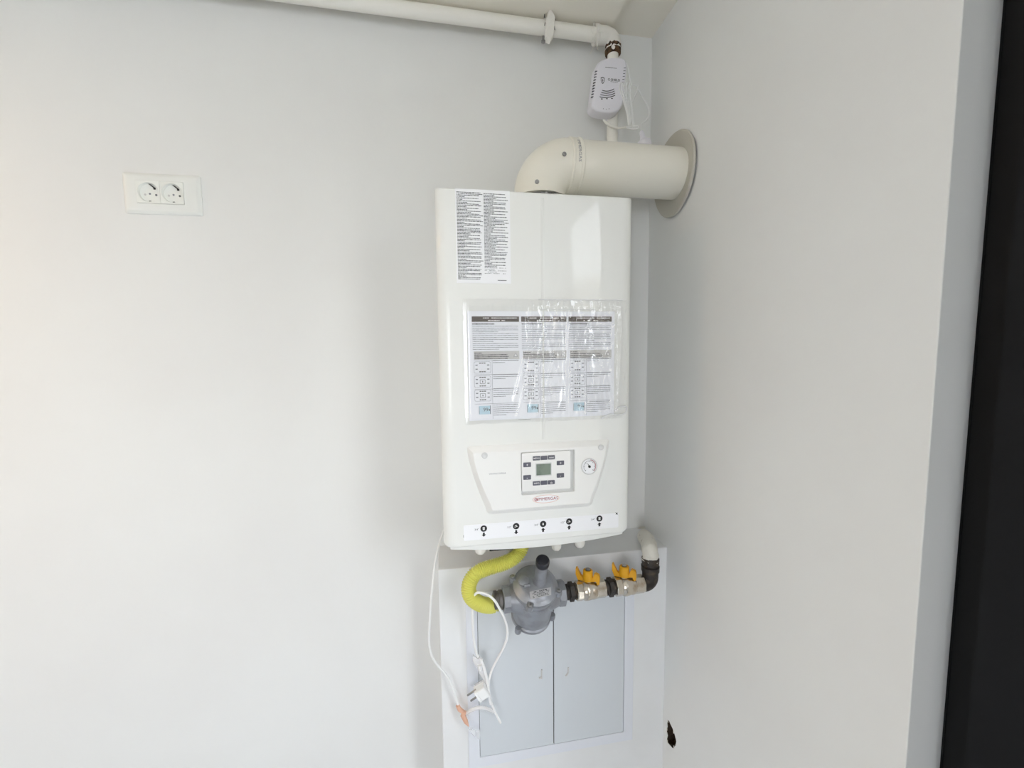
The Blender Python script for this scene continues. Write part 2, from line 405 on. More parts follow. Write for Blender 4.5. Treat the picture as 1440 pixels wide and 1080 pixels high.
# the warning label (two columns of small print)
lab = boiler
lx0 = F_(640.8, 320)[0]; lx1 = F_(717.5, 320)[0]; lz1 = F_(642, 265)[1]; lz0 = F_(650, 398)[1]
YL = YF-0.0006
lo = MB().prism([(lx0, lz0), (lx1, lz0), (lx1, lz1), (lx0, lz1)], YF+0.0005, YL).build('warning_label', STICK, boiler)
ink = MB()
for col, (c0_, c1_, t0_, t1_, nrow) in enumerate(((643, 681, 270, 394, 62), (680.8, 716, 272.5, 386.5, 57))):
    xa_ = F_(c0_, 330)[0]; xb_ = F_(c1_, 330)[0]; top = F_(c0_, t0_)[1]; pitch = (top-F_(c0_, t1_)[1])/nrow
    r_ = 0
    while r_ < nrow:
        k = random.choice((1, 2, 2, 3))
        for j in range(k):
            if r_ >= nrow: break
            z = top-r_*pitch
            xe = xa_+(xb_-xa_)*(random.uniform(0.2, 0.55) if j == k-1 and k > 1 else random.uniform(0.8, 0.98))
            if col == 1 and r_ > 51: dashes(ink, xa_, xe, z, 0.0008, YL-0.0002, 0.9, 0.001, 0.004, 0.001)
            else: dashes(ink, xa_, xe, z, 0.00135, YL-0.0002, 1.0, 0.0012, 0.0055, 0.0006)
            r_ += 1
dashes(ink, lx1-0.026, lx1-0.004, lz0+0.006, 0.0014, YL-0.0002, 0.7)
stuff(ink.build('small_print', INK3, lo))

# ---- control panel (raised, bevelled plaque with curved sides)
YP = YF-0.0115
def panel_outline(d=0.0):
    tl = F_(655.5, 627.5); cxp = F_(760, 665)[0]
    hw_t = cxp-tl[0]-d; bl = F_(687, 723.5); hw_b = cxp-bl[0]-d*0.8
    zt = tl[1]-d; zb = bl[1]+d; N = 16; left = []
    for k in range(N+1):
        t = k/N; hw = hw_t+(hw_b-hw_t)*(0.35*t+0.65*t**1.7)
        left.append([cxp-hw, zt+(zb-zt)*t])
    c = max(0.006-d*0.3, 0.002)
    left[0][0] += c; left[-1][0] += c*1.3
    left[1][1] = zt-c; left[-2][1] = zb+c*0.9
    mid0 = [left[1][0]+c*0.15, zt-c*0.25]; mid1 = [left[-2][0]+c*0.75, zb+c*0.2]
    left = [left[0], mid0]+left[1:-1]+[mid1, left[-1]]
    left = [tuple(p) for p in left]
    return left + [(2*cxp-x, z) for x, z in left][::-1]
def inset_poly(o, d):
    n = len(o); a_ = sum(o[i][0]*o[(i+1) % n][1]-o[(i+1) % n][0]*o[i][1] for i in range(n)); sg = 1 if a_ > 0 else -1
    out = []
    for i in range(n):
        p0, p1, p2 = Vector(o[i-1]), Vector(o[i]), Vector(o[(i+1) % n])
        n1 = Vector((-(p1-p0).y, (p1-p0).x)).normalized()*sg; n2 = Vector((-(p2-p1).y, (p2-p1).x)).normalized()*sg
        m_ = n1+n2; m_ = m_/max(m_.dot(n1), 0.5); out.append(tuple(p1+m_*d))
    return out
po = panel_outline(); pi2 = panel_outline(0.0012); pi3 = panel_outline(0.0115); pi4 = panel_outline(0.013)
# module recess in the plaque
mx0, mz1 = F_(731, 634); mx1, mz0 = F_(806, 692)
mz1 = F_(768, 632.5)[1]; mz0 = F_(768, 691.5)[1]
rec = rrect(mx0, mx1, mz0, mz1, 0.003, 3)
panel = MB()
panel.loops([[(p[0], YF+0.001, p[1]) for p in po], [(p[0], YF-0.0012, p[1]) for p in pi2], [(p[0], YP+0.0006, p[1]) for p in pi3], [(p[0], YP, p[1]) for p in pi4]], False, False)
bm = bmesh.new()
va = [bm.verts.new((p[0], YP, p[1])) for p in pi4]; vb = [bm.verts.new((p[0], YP, p[1])) for p in rec]
ed = [bm.edges.new((v[i], v[(i+1) % len(v)])) for v in (va, vb) for i in range(len(v))]
bmesh.ops.triangle_fill(bm, edges=ed, use_beauty=True); bm.verts.index_update()
panel.add([v.co.copy() for v in bm.verts], [tuple(v.index for v in f.verts) for f in bm.faces]); bm.free()
panel.loops([[(p[0], YP, p[1]) for p in rec], [(p[0], YP+0.0055+0.004, p[1]) for p in inset_poly(rec, 0.001)]], False, True)
pn = panel.build('control_panel', PANL, boiler, 20)
MB().box(mx0+0.001, mx1-0.001, YP+0.0085, YP+0.0093, mz0+0.001, mz1-0.001).build('recess_shade_plate', PANG, pn)  # grey plate, the shade of the recess put into its colour
# the display module plate, tipped a little, inside the recess
qx0, qz0 = mx0+0.0015, mz0+0.0075; qx1, qz1 = mx1-0.0095, mz1-0.0015
YQ = YP-0.0002
MB().prism(rrect(qx0, qx1, qz0, qz1, 0.003, 3), YP+0.0084, YQ, 0.0008).build('display_plate', PANL, pn, 30)
def prect(px0, py0, px1, py1, y):
    c = F_((px0+px1)/2, (py0+py1)/2, y); hw = (px1-px0)/2*SC; hh = (py1-py0)/2*SC
    return c[0]-hw, c[0]+hw, c[1]-hh, c[1]+hh
x0, x1, z0, z1 = prect(752.5, 650.5, 776, 669.5, YQ)
MB().prism(rrect(x0, x1, z0, z1, 0.001, 2), YQ+0.001, YQ-0.0007, 0.0004).build('screen_bezel', PANG, pn)
x0, x1, z0, z1 = prect(753.9, 652, 774.8, 668, YQ)
MB().prism(rrect(x0, x1, z0, z1, 0.0006, 2), YQ, YQ-0.001).build('screen', LCD, pn)
btns = [(749, 641.3, 760, 647.4, 'MENU'), (760.4, 640.8, 769.8, 646.8, ''), (770.2, 640, 780.3, 646, 'reset'),
        (749, 676.5, 760, 682.6, 'INFO'), (760.4, 675.6, 769.8, 681.8, ''), (770.2, 675, 780.3, 681, 'o'),
        (735.7, 650.2, 746.8, 656.8, '+'), (735.7, 668, 746.8, 674.6, '-'), (782.6, 647.6, 793.4, 654, '+'), (782.6, 665.2, 793.4, 671.6, '-')]
for (a, b, c, d, t) in btns:
    x0, x1, z0, z1 = prect(a, b, c, d, YQ)
    bt = MB().prism(rrect(x0, x1, z0, z1, 0.0012, 3), YQ+0.0005, YQ-0.0013, 0.0006).build('button', BTN, pn, 40)
# pale symbols on the buttons
sy = MB()
for (a, b, c, d, t) in btns:
    cxx, czz = F_((a+c)/2, (b+d)/2, YQ)
    if t: textmb(t, 0.0048 if len(t) > 2 else 0.008, cxx, czz-(0.0005 if len(t) < 3 else 0), YQ-0.0015, sy, bold=0.01)
stuff(sy.build('button_symbols', WHT, pn))
# two round screw plugs
for px, py in ((681.5, 640.5), (845, 629)):
    c = F_(px, py, YP)
    MB().lathe([(0.0062, -0.0005), (0.0062, 0.0008), (0.0052, 0.0014), (0.0045, 0.0008), (0.0001, 0.0006)], (c[0], YP, c[1]), (0, -1, 0), 20).build('screw_plug', PANG, pn, 40)
# pressure gauge
gc = F_(828.5, 655.8, YP)
gx, gz = gc
MB().lathe([(0.0178, 0.0), (0.0178, 0.0012), (0.0168, 0.0018), (0.0158, 0.0008), (0.0156, 0.0002), (0.0002, 0.0002)], (gx, YP, gz), (0, -1, 0), 40).build('gauge_ring', PANG, pn, 40)
gf = MB().lathe([(0.0155, 0.0002), (0.0155, 0.0008), (0.0002, 0.0008)], (gx, YP, gz), (0, -1, 0), 40).build('gauge_face', STICK, pn)
tk = MB()
for k in range(25):
    a = math.radians(225-k*270/24); L = 0.0026 if k % 4 == 0 else 0.0014; ww = 0.0005
    c, s_ = math.cos(a), math.sin(a); r0, r1 = 0.0128-L, 0.0128
    tk.add([(gx+c*r0-s_*ww, YP-0.0011, gz+s_*r0+c*ww), (gx+c*r1-s_*ww, YP-0.0011, gz+s_*r1+c*ww), (gx+c*r1+s_*ww, YP-0.0011, gz+s_*r1-c*ww), (gx+c*r0+s_*ww, YP-0.0011, gz+s_*r0-c*ww)], [(0, 1, 2, 3)])
tk.build('gauge_marks', BLACK, pn)
def arcband(r0, r1, a0, a1, y, n=20):
    mb = MB(); pts0 = circ(gx, gz, r0, r0, n, a0, a1); pts1 = circ(gx, gz, r1, r1, n, a0, a1)
    for i in range(n-1): mb.quad((pts0[i][0], y, pts0[i][1]), (pts1[i][0], y, pts1[i][1]), (pts1[i+1][0], y, pts1[i+1][1]), (pts0[i+1][0], y, pts0[i+1][1]))
    return mb
arcband(0.0135, 0.0146, -45, 80, YP-0.001).build('red_arc', RED, pn)
nd = MB(); a = math.radians(122); c, s_ = math.cos(a), math.sin(a)
nd.add([(gx-s_*0.0011-c*.003, YP-0.0024, gz+c*0.0011-s_*.003), (gx+c*0.0115, YP-0.0024, gz+s_*0.0115), (gx+s_*0.0011-c*.003, YP-0.0024, gz-c*0.0011-s_*.003)], [(0, 1, 2)])
nd.lathe([(0.0026, 0.0005), (0.0026, 0.003), (0.0001, 0.0033)], (gx, YP, gz), (0, -1, 0), 16)
nd.build('gauge_needle', BLACK, pn)
# logo
lcx, lcz = F_(767.7, 701.2, YP)
MB().prism(circ(lcx, lcz, 0.0285, 0.0092, 40), YP+0.0005, YP-0.0012, 0.0006).build('logo_badge', STICK, pn, 40)
ring = MB(); o1 = circ(lcx, lcz, 0.0279, 0.0086, 40); o2 = circ(lcx, lcz, 0.0270, 0.0078, 40)
for i in range(40):
    j = (i+1) % 40; ring.quad(*[(p[0], YP-0.0014, p[1]) for p in (o1[i], o1[j], o2[j], o2[i])])
ring.build('logo_outline', SALM, pn)
lt = textmb('IMMERGAS', 0.0088, lcx+0.0035, lcz, YP-0.0016, spacing=1.06)
gl1 = circ(lcx-0.0212, lcz, 0.0034, 0.0034, 14, 30, 350); gl2 = circ(lcx-0.0212, lcz, 0.0020, 0.0020, 14, 30, 350)
for i in range(13): lt.quad(*[(p[0], YP-0.0016, p[1]) for p in (gl1[i], gl1[i+1], gl2[i+1], gl2[i])])
rect(lt, lcx-0.0215, lcx-0.0180, lcz-0.0006, lcz+0.0006, YP-0.0016)
lt.build('logo_lettering', RED, pn)
vt = F_(699.5, 666, YP)
textmb('VICTRIX OMNIA', 0.0047, vt[0], vt[1], YP-0.0002).build('model_lettering', INK2, pn)

# ---- connection sticker along the bottom
YS = YF-0.0006
s0 = F_(652, 748.5); s1 = F_(869.5, 731)
sx0, sx1 = s0[0], s1[0]; szc = F_(760, 741)[1]
st = MB().prism(rrect(sx0, sx1, szc-0.0155, szc+0.0165, 0.002, 3), YF+0.0005, YS).build('connection_sticker', STICK, boiler)
icons = [(680.2, 743.1, '3/4"', -1), (725.7, 739.7, '1/2"', -1), (763.6, 736.6, '3/4"', 1), (800.2, 733.2, '1/2"', 1), (842.8, 729, '3/4"', 1)]
for i, (px, py, t, d) in enumerate(icons):
    ic = MB(); wi = MB(); ar = MB(); tx = MB()
    x, z = F_(px, py)
    poly(ic, circ(x, z, 0.0068, 0.0068, 24), YS-0.0002)
    za = z-0.0128
    poly(ar, [(x, za+d*0.0046), (x+0.0045, za-d*0.0002), (x+0.002, za-d*0.0002), (x+0.002, za-d*0.0044), (x-0.002, za-d*0.0044), (x-0.002, za-d*0.0002), (x-0.0045, za-d*0.0002)][::(1 if d > 0 else -1)], YS-0.0002)
    if i in (0, 4):
        for q in (-0.0024, -0.0008, 0.0008, 0.0024): rect(wi, x-0.0022, x+0.0022, z+q-0.0005, z+q+0.0007, YS-0.0004)
    elif i in (1, 3):
        rect(wi, x-0.0026, x+0.001, z+0.0006, z+0.002, YS-0.0004); rect(wi, x-0.0002, x+0.0010, z-0.0018, z+0.0028, YS-0.0004); rect(wi, x+0.001, x+0.003, z-0.0012, z+0.0002, YS-0.0004); rect(wi, x-0.003, x-0.0018, z-0.003, z-0.0006, YS-0.0004)
    else:
        poly(wi, [(x, z+0.0034), (x-0.0016, z+0.0002), (x-0.0013, z-0.0024), (x+0.0013, z-0.0024), (x+0.0016, z+0.0002)], YS-0.0004)
    textmb(t, 0.0055, x-0.0145, z-0.001, YS-0.0002, tx)
    ic.build('pictogram_disc', BLACK, st); stuff(wi.build('pictogram_symbol', WHT, st)); ar.build('arrow', BLACK, st); stuff(tx.build('size_lettering', INK, st))
tick = F_(651.8, 754); rect(tm := MB(), tick[0]-0.0003, tick[0]+0.0003, tick[1]-0.0025, tick[1]+0.0025, YS-0.0002)
tm.build('printed_tick', INK, st)
x, z = F_(867, 722)
am = MB()
for a in (45, 135, 225, 315):
    c, s_ = math.cos(math.radians(a)), math.sin(math.radians(a)); L = 0.0055 if a in (135, 315) else 0.004; ww = 0.0007
    am.add([(x-s_*ww, YS-0.0003, z+c*ww), (x+c*L, YS-0.0003, z+s_*L), (x+s_*ww, YS-0.0003, z-c*ww)], [(0, 1, 2)])
poly(am, circ(x, z, 0.0018, 0.0018, 10), YS-0.0003)
am.build('corner_mark', BLACK, boiler)
# white wrapped pipe ends under the boiler
for (px, py, r, y, L) in ((675.8, 772, 0.0125, 0.90, 0.03), (716.5, 769.5, 0.0085, 0.95, 0.02), (782.3, 767, 0.0115, 0.90, 0.03), (815, 763, 0.0125, 0.91, 0.02)):
    p = at(px, py, Y=y); zt = BZ0+0.01
    MB().lathe([(r*0.85, zt-p.z), (r, 0.004), (r*1.02, -0.001), (r*0.93, -0.006), (r*0.6, -0.0105), (r*0.1, -0.012)], p, (0, 0, 1), 20).build('pipe_stub', PLAS, boiler, 60)
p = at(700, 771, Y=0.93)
MB().box(p.x-0.02, p.x+0.045, 0.925, 1.0, p.z-0.003, BZ0+0.01).build('underside_dark_block', DARK, boiler)  # dark block filling the black gap under the boiler

# ================================================================ document pouch on the boiler
pouch = thing('document_pouch', 'crinkled clear plastic pouch holding a printed instruction sheet on the boiler front', 'document pouch', Vector((F_(762, 592)[0], YF-0.002, F_(762, 592)[1])))
px0, pz1 = F_(656.7, 437.5); px1 = F_(864, 437.5)[0]; pz0 = pz1-0.216
YPp = YF-0.0008
pg = MB(); nx, nz = 24, 12; g = []
def papery(x, z): return YPp-0.0007-0.0008*math.sin((x-px0)*21)
vs = [(px0+(px1-px0)*i/nx, papery(px0+(px1-px0)*i/nx, 0), pz0+(pz1-pz0)*j/nz) for j in range(nz+1) for i in range(nx+1)]
pg.add(vs, [(j*(nx+1)+i, j*(nx+1)+i+1, (j+1)*(nx+1)+i+1, (j+1)*(nx+1)+i) for j in range(nz) for i in range(nx)])
ps = pg.build('instruction_sheet', PAPER, pouch, 60)
YI = YPp-0.0019
S1 = SC
def U(px): return F_(px, 500)[0]
def V(py): return F_(760, py)[1]
hd = MB(); tl_ = MB(); gb = MB(); bxm = MB(); lcdm = MB(); dk = MB(); wh = MB()
cols = ((664.2, 730), (733, 796), (799, 859))
for ci, (a, b) in enumerate(cols):
    xa_, xb_ = U(a), U(b); W = xb_-xa_
    rect(hd := MB(), xa_, xb_, V(452.6), V(445.2), YI); hd.build('header_bar', BROWN, ps)
    dashes(wh, xa_+W*0.18, xb_-0.004, V(447.4), 0.0016, YI-0.0003, 0.9, 0.002, 0.006); dashes(wh, xa_+W*0.34, xb_-W*0.3, V(450.8), 0.0016, YI-0.0003, 0.9, 0.002, 0.006)
    dashes(dk, xa_+0.001, xa_+W*0.47, V(455.6), 0.0022, YI, 1, 0.002, 0.006)
    for y_ in (458.6, 461.2, 463.8, 466.4, 469, 471.6, 474.4, 477, 479.6, 482.6, 485.2, 487.8, 490.4):
        full = y_ not in (466.4, 479.6, 490.4)
        dashes(tl_, xa_+0.001, xb_-0.002 if full else xa_+W*random.uniform(0.4, 0.6), V(y_), 0.0010, YI, 1, 0.002, 0.009)
    rect(gb := MB(), xa_+0.003, xb_, V(504.3), V(493), YI+0.0002); gb.build('grey_box', LGREY, ps)
    for y_, e in ((495.4, .2), (498, .74), (500.6, .78), (503, .76)): dashes(dk, xa_+0.004, xa_+W*e, V(y_), 0.0016, YI, 1, 0.002, 0.007)
    tx_, tz_ = xb_-0.0075, V(498.5)
    poly(bxm, [(tx_-0.0045, tz_-0.0035), (tx_+0.0045, tz_-0.0035), (tx_, tz_+0.0045)], YI-0.0001); poly(wh, [(tx_-0.003, tz_-0.0026), (tx_+0.003, tz_-0.0026), (tx_, tz_+0.003)], YI-0.0003)
    # grid lines
    for y_ in (505.5, 525, 545, 565): rect(bxm, xa_+0.003, xb_-0.001, V(y_)-0.00025, V(y_)+0.00025, YI)
    rect(bxm, xa_+W*0.41, xa_+W*0.41+0.0005, V(586), V(505), YI)
    for k, yc in enumerate((515, 534.5, 553.5)):
        c0, zc = xa_+W*0.205, V(yc)
        # rounded outline of the pictured panel
        oo = rrect(c0-0.0165, c0+0.0165, zc-0.0115, zc+0.0115, 0.003, 2); ii = rrect(c0-0.0161, c0+0.0161, zc-0.0111, zc+0.0111, 0.003, 2)
        for i in range(len(oo)):
            j = (i+1) % len(oo); bxm.quad(*[(p[0], YI, p[1]) for p in (oo[i], oo[j], ii[j], ii[i])])
        for dx in (-0.0045, 0, 0.0045):
            for dz in (0.0085, -0.0085): rect(dk, c0+dx-0.0017, c0+dx+0.0017, zc+dz-0.0009, zc+dz+0.0009, YI)
        for dx in (-0.0115, 0.0115):
            for dz in (0.0045, -0.0035): rect(tl_, c0+dx-0.0022, c0+dx+0.0022, zc+dz-0.001, zc+dz+0.001, YI)
        if k > 0:
            for (e0, e1, e2, e3) in ((-.005, .005, .0035, .0041), (-.005, .005, -.0041, -.0035), (-.0053, -.0047, -.004, .004), (.0047, .0053, -.004, .004)): rect(dk, c0+e0, c0+e1, zc+e2, zc+e3, YI)
            rect(dk, c0-0.0008, c0+0.0008, zc-0.0015, zc+0.0015, YI)
        nl = (2, 3, 5)[k]
        for q in range(nl): dashes(tl_, xa_+W*0.43, xb_-0.002 if q < nl-1 else xa_+W*0.7, V(yc-9+q*2.7), 0.0011, YI, 1, 0.002, 0.006)
    c0, zc = xa_+W*0.24, V(573.5)
    rect(lcdm := MB(), c0-0.0115, c0+0.0115, zc-0.0085, zc+0.0085, YI+0.0001); lcdm.build('pictured_display', LCDP, ps)
    rect(dk, c0+0.0108, c0+0.0118, zc-0.0085, zc+0.0085, YI); rect(dk, c0-0.0115, c0-0.0108, zc-0.0075, zc+0.0065, YI)
    textmb('99', 0.0105, c0+0.002, zc+0.0005, YI-0.0002, dk); poly(dk, circ(c0+0.0092, zc, 0.0014, 0.0018, 8), YI)
    for q in range(6): dashes(tl_, xa_+W*0.43, xb_-0.002 if q < 5 else xa_+W*0.7, V(567+q*2.8), 0.0011, YI, 1, 0.002, 0.006)
dashes(tl_, U(731)-0.005, U(731)+0.02, V(592) if False else V(589), 0.001, YI, 1)
stuff(tl_.build('small_print', INK2, ps)); stuff(dk.build('bold_print', INK, ps));
stuff(bxm.build('ruled_lines', INK2, ps)); stuff(wh.build('white_print', WHT, ps))
# clear film, crinkled most on the right
bx0, bz1_ = F_(650.5, 420); bx1 = F_(880.5, 420)[0]; bz0_ = V(592.5)
nx, nz = 230, 170; fm = MB(); vs = []
random.seed(21)
folds = [(random.uniform(0.36, 0.98), random.uniform(-0.25, 0.22), random.uniform(0.003, 0.009), random.uniform(0.0006, 0.0021), random.uniform(0.0, 0.5), random.uniform(0.55, 1.1)) for _ in range(34)]
folds += [(0.40, 0.01, 0.005, 0.0028, 0.0, 0.85), (0.47, 0.03, 0.004, 0.0018, 0.3, 1.0), (0.62, -0.03, 0.005, 0.0026, 0.0, 1.0), (0.66, 0.10, 0.006, 0.0022, 0.2, 1.0), (0.60, 0.03, 0.003, 0.0016, 0.1, 0.7), (0.03, 0.0, 0.004, 0.001, 0, 1), (0.70, 0.22, 0.012, 0.006, 0.45, 1.0), (0.86, -0.18, 0.014, 0.006, 0.5, 1.0), (0.80, 0.05, 0.008, 0.004, 0.55, 1.0), (0.645, 0.0, 0.008, 0.004, 0.1, 0.9), (0.955, -0.02, 0.005, 0.0024, 0, 1)]
folds = [(fx, sl, wd*1.0, am_, z0_, z1_) for fx, sl, wd, am_, z0_, z1_ in folds]
for j in range(nz+1):
    for i in range(nx+1):
        u = i/nx; v = j/nz
        x = bx0+(bx1-bx0)*u; z = bz0_+(bz1_-bz0_)*v
        if i == 0: x += 0.0016*mnoise.noise(Vector((0, v*24, 3)))
        if i == nx: x += 0.004*mnoise.noise(Vector((7, v*16, 3)))
        if j == 0: z += 0.002*mnoise.noise(Vector((u*14, 0, 9)))
        if j == nz: z += 0.002*mnoise.noise(Vector((u*26, 2, 9)))
        h = 0.0006
        vv = 1-v
        for fx, sl, wd, am_, z0_, z1_ in folds:
            if z0_-0.05 < vv < z1_+0.05:
                e = min(1, max(0, (vv-z0_+0.05)/0.12))*min(1, max(0, (z1_+0.05-vv)/0.12))
                d = (u-fx-sl*(vv-0.4))*0.335
                h += am_*0.8*e*math.exp(-(d/(wd*0.7))**2*1.6)
        rgt = min(1, max(0, (u-0.42)/0.3)); 
        h += (0.00015+0.0010*rgt)*(mnoise.noise(Vector((u*26, v*9, 1)))+0.6*mnoise.noise(Vector((u*60, v*24, 5))))
        top = max(0, (v-0.88)/0.12); h += 0.0012*top*max(0, mnoise.noise(Vector((u*75, v*5, 2))))*(0.4+rgt)*2
        edge = max(0, (u-0.93)/0.07); h += 0.0022*edge*mnoise.noise(Vector((u*40, v*36, 8)))
        fade = min(1, min(i, nx-i, j, nz-j)/9)
        vs.append((x, YPp-0.0026-max(h, 0)*fade*1.5+0.0016*(1-fade), z))
fm.add(vs, [(j*(nx+1)+i, j*(nx+1)+i+1, (j+1)*(nx+1)+i+1, (j+1)*(nx+1)+i) for j in range(nz) for i in range(nx)])
fm.build('clear_film', BAG, pouch, 180)
# heat-sealed hem across the top and rolled corner at the lower right
HEM = clear('welded_film', 0.25, base=0.03, haze=0.85)
MB().tube([(bx0+0.15+(bx1-bx0-0.16)*k/60, YPp-0.0030, bz1_-0.0005+0.0009*mnoise.noise(Vector((k*.3, 0, 0)))) for k in range(61)], 0.0008, 6).build('sealed_hem', HEM, pouch, 60)
MB().tube([(bx0+0.15+(bx1-bx0-0.22)*k/40, YPp-0.0052, bz1_-0.020+0.0012*mnoise.noise(Vector((k*.4, 4, 0)))) for k in range(41)], 0.0007, 6).build('sealed_hem', HEM, pouch, 60)
cc = [F_(px, py) for px, py in ((845, 588), (856, 582), (866, 583), (877, 580), (879, 572), (870, 571), (862, 577))]
MB().tube([(p[0], YPp-0.006, p[1]) for p in spline([Vector((c[0], c[1], 0)) for c in cc], 6)], 0.0015, 6).build('rolled_corner', HEM, pouch, 60)

# ================================================================ flue
YFL = 0.95; RF = 0.0585
ZFL = at(870, 239.5, Y=YFL).z; XFL = at(758.5, 262, Y=YFL).x
flue = thing('flue_pipe', 'cream white metal flue pipe with a right-angle bend on top of the boiler', 'flue', (XFL, YFL, BZ1-0.003))
RB = 0.068                                          # bend radius
xj = XFL+RB
prof = [(RF*1.04, BZ1-0.006), (RF*1.04, BZ1+0.006)]
ZE = BZ1+0.0305
el = [Vector((XFL, YFL, ZE)), Vector((XFL, YFL, ZE+0.003)), Vector((XFL, YFL, ZE+0.0035)), Vector((XFL, YFL, max(ZFL-RB, ZE+0.004)))]
for k in range(1, 25):
    a = math.pi/2*k/24; el.append(Vector((XFL+RB*(1-math.cos(a)), YFL, ZFL-RB+RB*math.sin(a))))
xs1 = at(800, 235, Y=YFL).x
el.append(Vector((xs1+0.02, YFL, ZFL)))
MB().tube(el, lambda i: RF+0.0022 if i < 2 else RF, 48).build('elbow', FLUE, flue, 40)
MB().lathe([(RF+0.0008, 0), (RF+0.0024, 0.002), (RF+0.0024, 0.005), (RF+0.0014, 0.006), (RF+0.0014, 0.020), (RF+0.0026, 0.022), (RF+0.0026, 0.026), (RF+0.0006, 0.028)], (xs1-0.008, YFL, ZFL), (1, 0, 0), 48).build('joint_sleeve', FLUE, flue, 30)
MB().tube([(xs1, YFL, ZFL), (RW+0.02, YFL, ZFL)], RF-0.0012, 48).build('straight_pipe', FLUE, flue, 40)
# base collar and its clips
MB().lathe([(RF+0.014, -0.001), (RF+0.014, 0.0025), (RF+0.003, 0.004), (RF-0.002, 0.004)], (XFL, YFL, BZ1-0.003), (0, 0, 1), 48).build('base_collar', ENAM2, flue, 30)
MB().lathe([(RF-0.007, 0), (RF-0.007, 0.04)], (XFL, YFL, BZ1-0.003), (0, 0, 1), 48).build('inner_adapter', CASTD, flue, 30)
for a in (-97, -76):
    p = Vector((XFL+(RF-0.004)*math.cos(math.radians(a+10)), YFL+(RF-0.004)*math.sin(math.radians(a+10)), ZE-0.0035))
    MB().lathe([(0.0035, -0.003), (0.0035, 0.003), (0.0001, 0.005)], p, (0, -1, 0), 12).build('screw', STEEL, flue, 40)
cl = MB(); cl.tube([(XFL+(RF-0.003)*math.cos(math.radians(a)), YFL+(RF-0.003)*math.sin(math.radians(a)), ZE-0.003+0.001*math.sin(a)) for a in range(-100, -50, 5)], 0.0014, 6)
cl.build('wire_clip', STEEL, flue, 60)
# screws on the bend: found where the sight line meets the pipe front
for (px, py) in ((792.5, 218.5), (755, 255)):
    y = YFL-RF*0.93
    if px > 780:
        p = at(px, py, Y=YFL-RF*0.9); d = Vector((0, p.y-YFL, p.z-ZFL)); d.normalize(); b = Vector((p.x, YFL, ZFL))+d*RF
    else:
        p = at(px, py, Y=YFL-RF*0.99); d = Vector((p.x-XFL, p.y-YFL, 0)).normalized(); b = Vector((XFL, YFL, p.z))+d*RF
    MB().lathe([(0.0048, -0.002), (0.0048, 0.001), (0.0038, 0.0025), (0.0018, 0.0026), (0.0016, 0.0008), (0.0001, 0.0006)], b, d, 16).build('screw', STEEL, flue, 40)
# printed band: lettering reads along the circumference
bt = MB(); tmp = textmb('IMMERGAS', 0.011, 0, 0, 0)
for v in tmp.v:
    ang = math.radians(-14)-(v.x)/RF+0; rr = RF+0.0024
    a = math.pi/2+0.50+v.x/RF                      # from the top round to the front
    v_new = Vector((xs1+0.0165+v.z*0.8-0.009, YFL-rr*math.sin(a)*1.0, ZFL+rr*math.cos(a)*-1.0))
    bt.v.append(v_new)
bt.f = tmp.f
th0 = 0.25
bt2 = MB(); 
for v in tmp.v:
    a = th0-0.02-v.x/RF
    bt2.v.append(Vector((xs1+0.0055+v.z*0.8+0.001, YFL-(RF+0.0022)*math.cos(a), ZFL+(RF+0.0022)*math.sin(a))))
bt2.f = tmp.f
bt2.build('band_lettering', INK2, flue)

# rubber wall rosette
ros = thing('wall_rosette', 'flexible grey rubber collar where the flue enters the right wall', 'wall collar', (RW, 0.955, ZFL))
rg = []
n = 56
for (rr, dx) in ((RF-0.004, 0.004), (RF+0.002, 0.0065), (0.0935, 0.0075), (0.0955, 0.0055), (0.0955, 0.003), (0.093, 0.0005)):
    ring_ = []
    for k in range(n):
        a = 2*math.pi*k/n
        lift = 0.004*(0.5+0.5*math.sin(2*a+0.6)) if rr > 0.08 else 0
        ring_.append(Vector((RW-dx-lift, 0.957+rr*math.cos(a)*0.93, ZFL+rr*math.sin(a)*1.02)))
    rg.append(ring_)
MB().loops(rg, False, False).build('rubber_disc', RUBG, ros, 35)

# ================================================================ gas pipe along the ceiling
YG = 1.043
gp = thing('gas_pipe', 'white painted gas pipe running under the ceiling and turning down in the corner', 'pipe', at(861, 200, Y=YG))
a = at(845, 50, Y=YG); b = at(420, -6.5, Y=YG); d = (b-a).normalized()
RG = 0.0158
MB().tube([a, a+d*2.4], RG, 20).build('horizontal_pipe', PIPEW, gp, 40)
ef = at(856, 50, Y=YG)
lowx = at(861, 180, Y=YG)
ex = lowx.x
path = [Vector((a.x-0.012, YG, a.z)), Vector((ex-0.018, YG, a.z+0.0005))]
for k in range(1, 9):
    t = k/8*math.pi/2; path.append(Vector((ex-0.018+0.018*math.sin(t), YG, a.z-0.018*(1-math.cos(t)))))
path.append(Vector((ex, YG, a.z-0.032)))
MB().tube(path, lambda i: 0.0205 if i in (0, 1, len(path)-1) else 0.0195, 20).build('pipe_elbow', PLAS, gp, 40)
MB().lathe([(0.0225, 0), (0.0225, 0.010), (0.0205, 0.011)], (a.x-0.018, YG, a.z), (1, 0, 0), 20).build('elbow_rim', PLAS, gp, 40)
hp = MB()
random.seed(3)
for k in range(16):                               # hemp strands and paint drips at the joint
    t = random.uniform(0, 6.28); s0_ = Vector((a.x-0.018+random.uniform(-.006, .012), YG-0.021*abs(math.cos(t)), a.z+0.022*math.sin(t)))
    hp.tube([s0_, s0_+Vector((random.uniform(-.012, .006), -0.003, random.uniform(-.02, .012))), s0_+Vector((random.uniform(-.018, .006), -0.002, random.uniform(-.034, .018)))], 0.0008, 5)
stuff(hp.build('hemp_strands', PLAS, gp))
rz = at(860, 69, Y=YG).z
